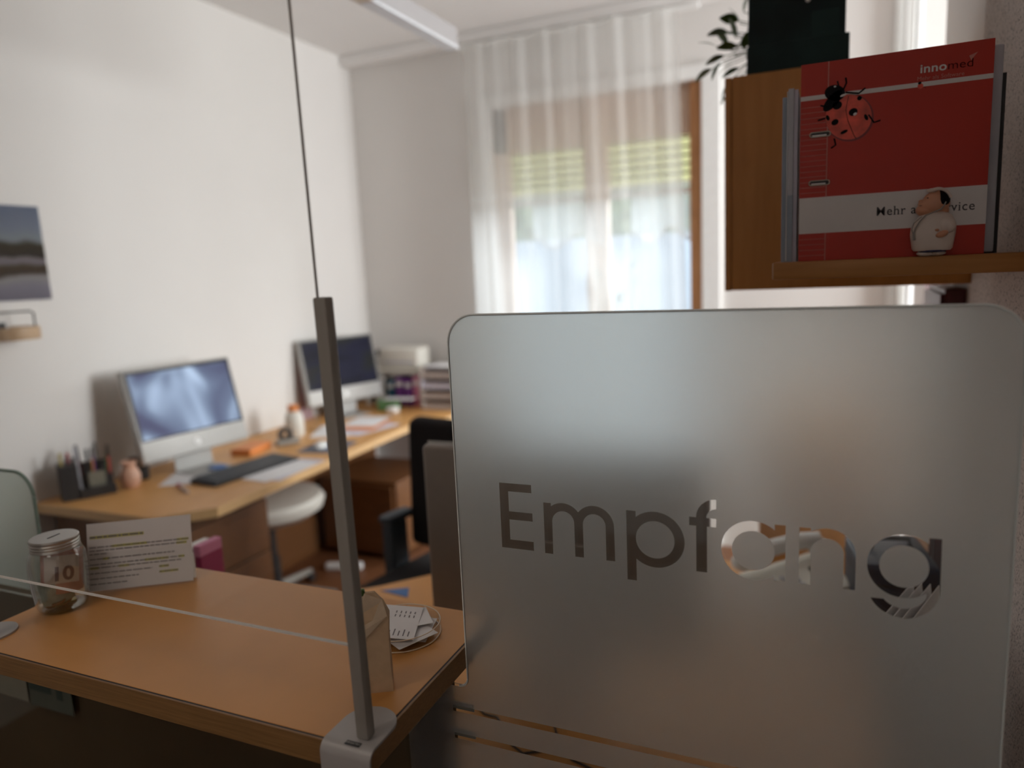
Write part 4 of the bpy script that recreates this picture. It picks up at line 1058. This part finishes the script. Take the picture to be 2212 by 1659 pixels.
# peach ceramic pot
q = thing('peach_vase', 'small peach coloured ceramic vase beside the pen organiser', 'vase', (-2.525, 1.955, ZD))
MB().lathe([(0, 0), (.026, 0), (.037, .020), (.039, .045), (.030, .072), (.022, .082), (.027, .098), (.022, .098), (.017, .083), (0, .080)], n=28).build('body', M['skin_pot'], q, smooth=True)
MB().lathe([(.0225, .098), (.0285, .096), (.0285, .103), (.0225, .103)], n=28, closed=True).build('rim', M['skin_pot'], q, smooth=True)
q = thing('card_reader', 'small black device standing left of the nearer computer', 'device', (-2.585, 2.045, ZD), radians(60))
MB().box(-.035, .035, -.03, .03, 0, .095, .010, 3).build('housing', M['black'], q, smooth=True)
MB().box(-.02, .02, -.0315, -.030, .05, .08).build('display', M['black_gloss'], q)
# bottle with orange cap and black mug
q = thing('dispenser_bottle', 'white bottle with an orange cap on the long desk', 'bottle', (-2.46, 2.86, ZD))
MB().lathe([(0, 0), (.043, 0), (.047, .006), (.047, .085), (.040, .115), (.026, .130), (0, .132)], n=30).build('body', M['off_white'], q, smooth=True)
MB().lathe([(0, .130), (.027, .130), (.027, .158), (.022, .162), (0, .162)], n=24).build('cap', M['orange'], q, smooth=True)
q = thing('tape_dispenser', 'black tape dispenser in front of the white bottle', 'tape dispenser', (-2.375, 2.70, ZD), radians(60))
MB().box(-.055, .055, -.022, .022, 0, .028, .006).build('base', M['grey_metal'], q)
MB().lathe([(.016, -.010), (.034, -.010), (.034, .010), (.016, .010)], n=24, closed=True, mtx=Matrix.Translation((-.008, 0, .052)) @ Matrix.Rotation(pi / 2, 4, 'X')).build('tape_roll', M['black'], q, smooth=True)
q = thing('glass_tumbler', 'clear glass tumbler behind the white bottle', 'glass', (-2.45, 2.99, ZD))
MB().lathe([(0.0005, 0), (.030, 0), (.036, .12), (.034, .12), (.028, .006), (0.0005, .006)], n=28).build('tumbler', M['thin_acrylic'], q, smooth=True)
tag(MB().box(-.025, .03, -.03, .03, 0, .035, .008).build('eraser_block', M['white']), 'small white block on the desk right of the farther computer', 'block').location = (-2.29, 3.50, ZD)

# purple-mauve card standing behind the far computer
q = tag(MB().prism([(-.05, 0), (.05, 0), (.03, .33), (.005, .40), (-.03, .30)], -.002, .002, 'y').build('pointed_card', M['mauve']), 'pointed mauve card leaning behind the farther computer', 'card')
q.location = (-2.695, 3.24, ZD); q.rotation_euler.z = radians(84)

# clutter at the back wall
q = thing('label_printer', 'white office device with a cable on the shelf at the back wall', 'printer', (-2.38, 3.80, ZD + .22))
MB().box(-.13, .15, -.08, .07, 0, .13, .02, 3).build('housing', M['off_white'], q, smooth=True)
MB().box(-.09, .12, -.0815, -.080, .035, .05).build('paper_slot', M['grey_card'], q)
MB().ball((-.13, -.06, .10), .022).build('knob', M['black'], q)
MB().tube([(-.13, -.06, .10), (-.18, -.07, .06), (-.20, -.08, -.02), (-.19, -.08, -.10), (-.15, -.09, -.14)], .005, 6).build('cable', M['grey_card'], q, smooth=True)
q = thing('stacking_shelf', 'small white desk shelf carrying the white office device', 'shelf', (-2.38, 3.79, ZD))
MB().box(-.22, .19, -.10, .09, .200, .2195, .003).build('board', M['off_white'], q)
for sx_ in (-.215, .172): MB().box(sx_ - .008, sx_ + .012, -.10, .09, 0, .1995, .002).build('leg', M['off_white'], q)
items = [(-2.50, 'white', .055, .19, 'white upright box, leftmost below the white office device'), (-2.415, 'teal', .042, .155, 'teal upright box between the white and purple boxes'), (-2.355, 'purple', .050, .175, 'purple upright box next to the teal one'), (-2.295, 'purple', .045, .165, 'narrower purple upright box right of the first purple one'), (-2.24, 'pink', .035, .185, 'pink and white upright box right of the purple boxes')]
for x, mm, w_, h_, lab in items:
    q = thing('medicine_box', lab, 'box', (x, 3.74, ZD), 0, 'boxes standing on the back desk')
    MB().box(-w_ / 2, w_ / 2, -.05, .05, 0, h_, .002).build('carton', M[mm], q)
    MB().box(-w_ / 2 + .004, w_ / 2 - .004, -.0512, -.0502, h_ * .7, h_ * .85).build('label_strip', M['white' if mm != 'white' else 'lilac'], q)
q = thing('green_box', 'low green box in front of the upright boxes on the back desk', 'box', (-2.36, 3.58, ZD), .1)
MB().box(-.06, .05, -.04, .04, 0, .065, .003).build('carton', M['green'], q)
MB().box(-.03, .16, -.045, .05, .0655, .0667).build('paper', M['paper'], q)
q = thing('letter_tray', 'beige stacked letter trays at the right of the back desk', 'tray', (-2.05, 3.74, ZD))
for i in range(4):
    MB().box(-.12, .13, -.11, .11, i * .06, i * .06 + .008, .002).box(-.12, -.112, -.11, .11, i * .06 + .0081, i * .06 + .058).box(.122, .13, -.11, .11, i * .06 + .0081, i * .06 + .058).box(-.11, .12, -.10, .10, i * .06 + .009, i * .06 + .035).build('tray', M['beige' if i != 2 else 'lilac'], q)
for i, (z, rz, mm, lab) in enumerate(((.245, 4, 'lilac', 'lilac paper on the letter trays, lower one'), (.2475, -6, 'paper', 'white paper on top of the letter trays'))):
    q = tag(MB().box(-.10, .11, -.09, .09, 0, .002).build('paper_sheet', M[mm]), lab, 'paper'); q.location = (-2.05, 3.74, ZD + z); q.rotation_euler.z = radians(rz)

# ================================================================== LEFT WALL
po_ = thing('poster', 'landscape photo poster with lake and mountains on the left wall', 'poster', (XL + .004, 1.5, 1.52))
PY0, PY1, PZ0, PZ1 = 1.25, 1.862, 1.520, 1.862
def posmat():
    m, N, L, b_ = new_mat('lake_photo_print')
    tc = N.new('ShaderNodeTexCoord'); sp = N.new('ShaderNodeSeparateXYZ'); n = N.new('ShaderNodeTexNoise'); n.inputs['Scale'].default_value = 9
    ad = N.new('ShaderNodeMath'); ad.operation = 'MULTIPLY_ADD'; ad.inputs[1].default_value = .045
    sb_ = N.new('ShaderNodeMath'); sb_.operation = 'SUBTRACT'; sb_.inputs[1].default_value = .022
    mr = N.new('ShaderNodeMapRange'); mr.inputs['From Max'].default_value = .342
    r = N.new('ShaderNodeValToRGB'); r.color_ramp.interpolation = 'LINEAR'
    L.new(tc.outputs['Object'], sp.inputs[0]); L.new(tc.outputs['Object'], n.inputs['Vector'])
    L.new(n.outputs['Fac'], ad.inputs[0]); L.new(sp.outputs['Z'], ad.inputs[2]); L.new(ad.outputs[0], sb_.inputs[0]); L.new(sb_.outputs[0], mr.inputs['Value']); L.new(mr.outputs[0], r.inputs['Fac'])
    st = [(0, (.26, .24, .30)), (.14, (.34, .32, .38)), (.24, (.42, .40, .39)), (.28, (.07, .045, .03)), (.37, (.10, .07, .035)), (.40, (.26, .23, .26)), (.46, (.30, .26, .27)), (.48, (.04, .03, .022)), (.60, (.06, .045, .02)), (.65, (.33, .37, .40)), (.78, (.27, .31, .40)), (1, (.20, .24, .34))]
    els = r.color_ramp.elements
    els[0].position, els[0].color = 0, (*st[0][1], 1); els[1].position, els[1].color = 1, (*st[-1][1], 1)
    for p_, c_ in st[1:-1]:
        e = els.new(p_); e.color = (*c_, 1)
    L.new(r.outputs[0], b_.inputs['Base Color']); b_.inputs['Roughness'].default_value = .75
    return m
mb = MB(); n = 24; g_ = []
for i in range(n + 1):
    t = i / n; y = PY0 + (PY1 - PY0) * t
    for z in (PZ0, PZ1):
        g_.append(mb.bm.verts.new((XL + .003 + (.012 * max(0, (t - .8) / .2) ** 2 if z == PZ0 else .002), y, z)))
for i in range(n): mb.bm.faces.new((g_[2 * i], g_[2 * i + 2], g_[2 * i + 3], g_[2 * i + 1]))
bmesh.ops.solidify(mb.bm, geom=mb.bm.faces[:], thickness=.001)
mb.build('print', posmat(), po_, world=True)
ws = thing('wooden_wall_holder', 'round pale wooden tray with a black wire handle on the left wall', 'wall holder', (XL + .07, 1.66, 1.385))
MB().lathe([(0, 0), (.085, 0), (.087, .003), (.087, .042), (.083, .045), (.079, .042), (.079, .006), (0, .006)], n=40).build('wooden_ring', M['light_wood'], ws, smooth=True)
MB().tube([(.03, -.07, .04), (.03, -.07, .09), (.03, -.06, .098), (.03, .055, .098), (.03, .066, .09), (.03, .066, .04)], .0032, 8).build('wire_handle', M['black'], ws, smooth=True)
for dz in (.0,): MB().box(-.069, -.06, -.02, .02, .01, .06).build('wall_mount', M['black'], ws)

# ================================================================== CEILING LAMP
lp = thing('ceiling_lamp', 'long grey linear pendant lamp below the ceiling', 'lamp', (-1.36, 1.7, 2.40))
MB().box(-1.375, -1.325, .7, 2.66, 2.409, 2.475, .003).build('housing', M['lamp_body'], lp, world=True)
MB().box(-1.377, -1.323, 2.08, 2.662, 2.399, 2.408, .002).build('diffuser', M['lamp_diff'], lp, world=True)
tag(MB().box(-1.377, -1.323, .7, 2.078, 2.399, 2.408, .002).build('diffuser', M['lamp_warm'], lp, world=True), 'warm toned lamp cover')
for y in (1.0, 2.3): MB().tube([(-1.35, y, 2.475), (-1.35, y, 2.859)], .002, 6).build('suspension_wire', M['alu'], lp, world=True)

# ================================================================== SEATING
def star_base(root, z, m, r_=.30, h_=.05, rot_=0, casters=True):
    for k_ in range(5):
        a_ = rot_ + k_ * 2 * pi / 5
        leg = MB()
        leg.tube([(0.03 * cos(a_), .03 * sin(a_), h_ + .045), (r_ * cos(a_), r_ * sin(a_), h_ + .01)], .022, 8, .014)
        lg = leg.build('leg', m, root, smooth=True)
        if casters: MB().lathe([(0, -.012), (.024, -.012), (.026, 0), (.024, .012), (0, .012)], n=16, mtx=Matrix.Translation((r_ * cos(a_), r_ * sin(a_), .027)) @ Matrix.Rotation(a_, 4, 'Z') @ Matrix.Rotation(pi / 2, 4, 'X')).build('caster', M['black'], lg, smooth=True)
so_ = thing('swivel_stool', 'cream round swivel stool tucked under the long desk', 'stool', (-2.405, 2.555, 0))
MB().lathe([(0, .435), (.12, .438), (.20, .452), (.255, .490), (.265, .525), (.250, .550), (.20, .560), (0, .562)], n=40).build('seat', M['off_white'], so_, smooth=True)
MB().lathe([(0, .08), (.035, .08), (.035, .25), (.025, .25), (.025, .434), (0, .434)], n=20).build('column', M['black'], so_, smooth=True)
star_base(so_, 0, M['grey_metal'], .29, .05, .4)
q = tag(MB().box(-.10, .10, -.02, .02, 0, .035, .008).build('power_strip', M['white']), 'white power strip on the floor by the stool', 'power strip'); q.location = (-2.36, 3.03, 0.0); q.rotation_euler.z = .3
oc = thing('office_chair', 'black office chair behind the reception desk with blue grey armrests', 'chair', (-1.195, 2.12, 0), radians(-12))
mb = MB().box(-.235, .235, -.035, .035, .55, 1.035, .035, 4)
for v in mb.bm.verts: v.co.y += .12 + .10 * ((v.co.x / .235) ** 2) * -.5 + (v.co.z - .55) * .05
mb.build('backrest', M['black_fabric'], oc, smooth=True)
mb = MB().box(-.24, .24, -.27, .20, .43, .50, .03, 3).build('seat', M['black_fabric'], oc, smooth=True)
for s_ in (-1, 1):
    ar = MB().box(s_ * .255 - .03, s_ * .255 + .03, -.06, .08, .66, .69, .012, 3).build('armrest', M['grey_pad'], oc, smooth=True)
    MB().box(s_ * .255 - .024, s_ * .255 + .024, -.05, .04, .42, .66, .008).box(min(s_ * .255, s_ * .15), max(s_ * .255, s_ * .15), -.05, -.01, .405, .43, .004).build('arm_support', M['grey_pad'], ar)
MB().lathe([(0, .08), (.03, .08), (.03, .43), (0, .43)], n=18).build('column', M['black'], oc, smooth=True)
star_base(oc, 0, M['black'], .30, .05, .2)
# side cabinet with the pink box behind the notice
sc2 = thing('side_pedestal', 'low dark wood pedestal hidden behind the counter under the pink folder', 'cabinet', (-1.27, 1.17, 0))
MB().box(-1.27, -1.197, 1.066, 1.134, 0, .90, .003).build('body', M['dark_wood'], sc2, world=True)
q = thing('pink_folder_box', 'white, grey and magenta box peeping out right of the notice', 'box', (-1.207, 1.10, .9005))
MB().box(-.045, .005, -.03, .03, 0, .098, .002).build('white_part', M['white'], q)
MB().box(-.0452, .0052, -.0312, .0, 0.0, .072, .001).build('grey_panel', M['grey_metal'], q)
MB().box(-.012, .006, -.0325, .03, 0, .104, .003).build('magenta_part', M['magenta'], q)
tag(MB().box(-.0125, .0065, -.0332, .03, .080, .106, .003).build('pink_top', M['pink'], q), 'pink top end')

# house plant on the window sill
wp = thing('floor_plant', 'tall thin green plant standing behind the sheer curtain at the window', 'plant', (-1.10, 3.90, .001))
MB().lathe([(0, 0), (.04, 0), (.055, .09), (.050, .09), (.045, .08), (0, .08)], n=24).build('pot', M['white'], wp, smooth=True)
lf2 = None
wl = [(-.08, .62, 140), (-.04, .55, 100), (.16, .58, 30), (.12, .60, 60), (-.12, .45, 170), (.05, .42, 80), (-.15, .38, 200), (.18, .40, 10), (.0, .50, 120)]
sm = MB()
for i, (x, z, ad) in enumerate(wl):
    if lf2 is None: o = leaf(.07, .018).build('leaf', M['leaf'], wp, smooth=True); lf2 = o
    else: o = lf2.copy(); COL.objects.link(o)
    d_ = Vector((cos(radians(ad)), -.2, sin(radians(ad)))).normalized()
    z += .92
    o.matrix_basis = Matrix.Translation((x, 0, z)) @ d_.to_track_quat('Y', 'Z').to_matrix().to_4x4()
    sm.tube([(0, 0, .08), (x * .3, 0, z * .7), (x, 0, z)], .002, 5)
sm.build('stems', M['leaf'], wp)
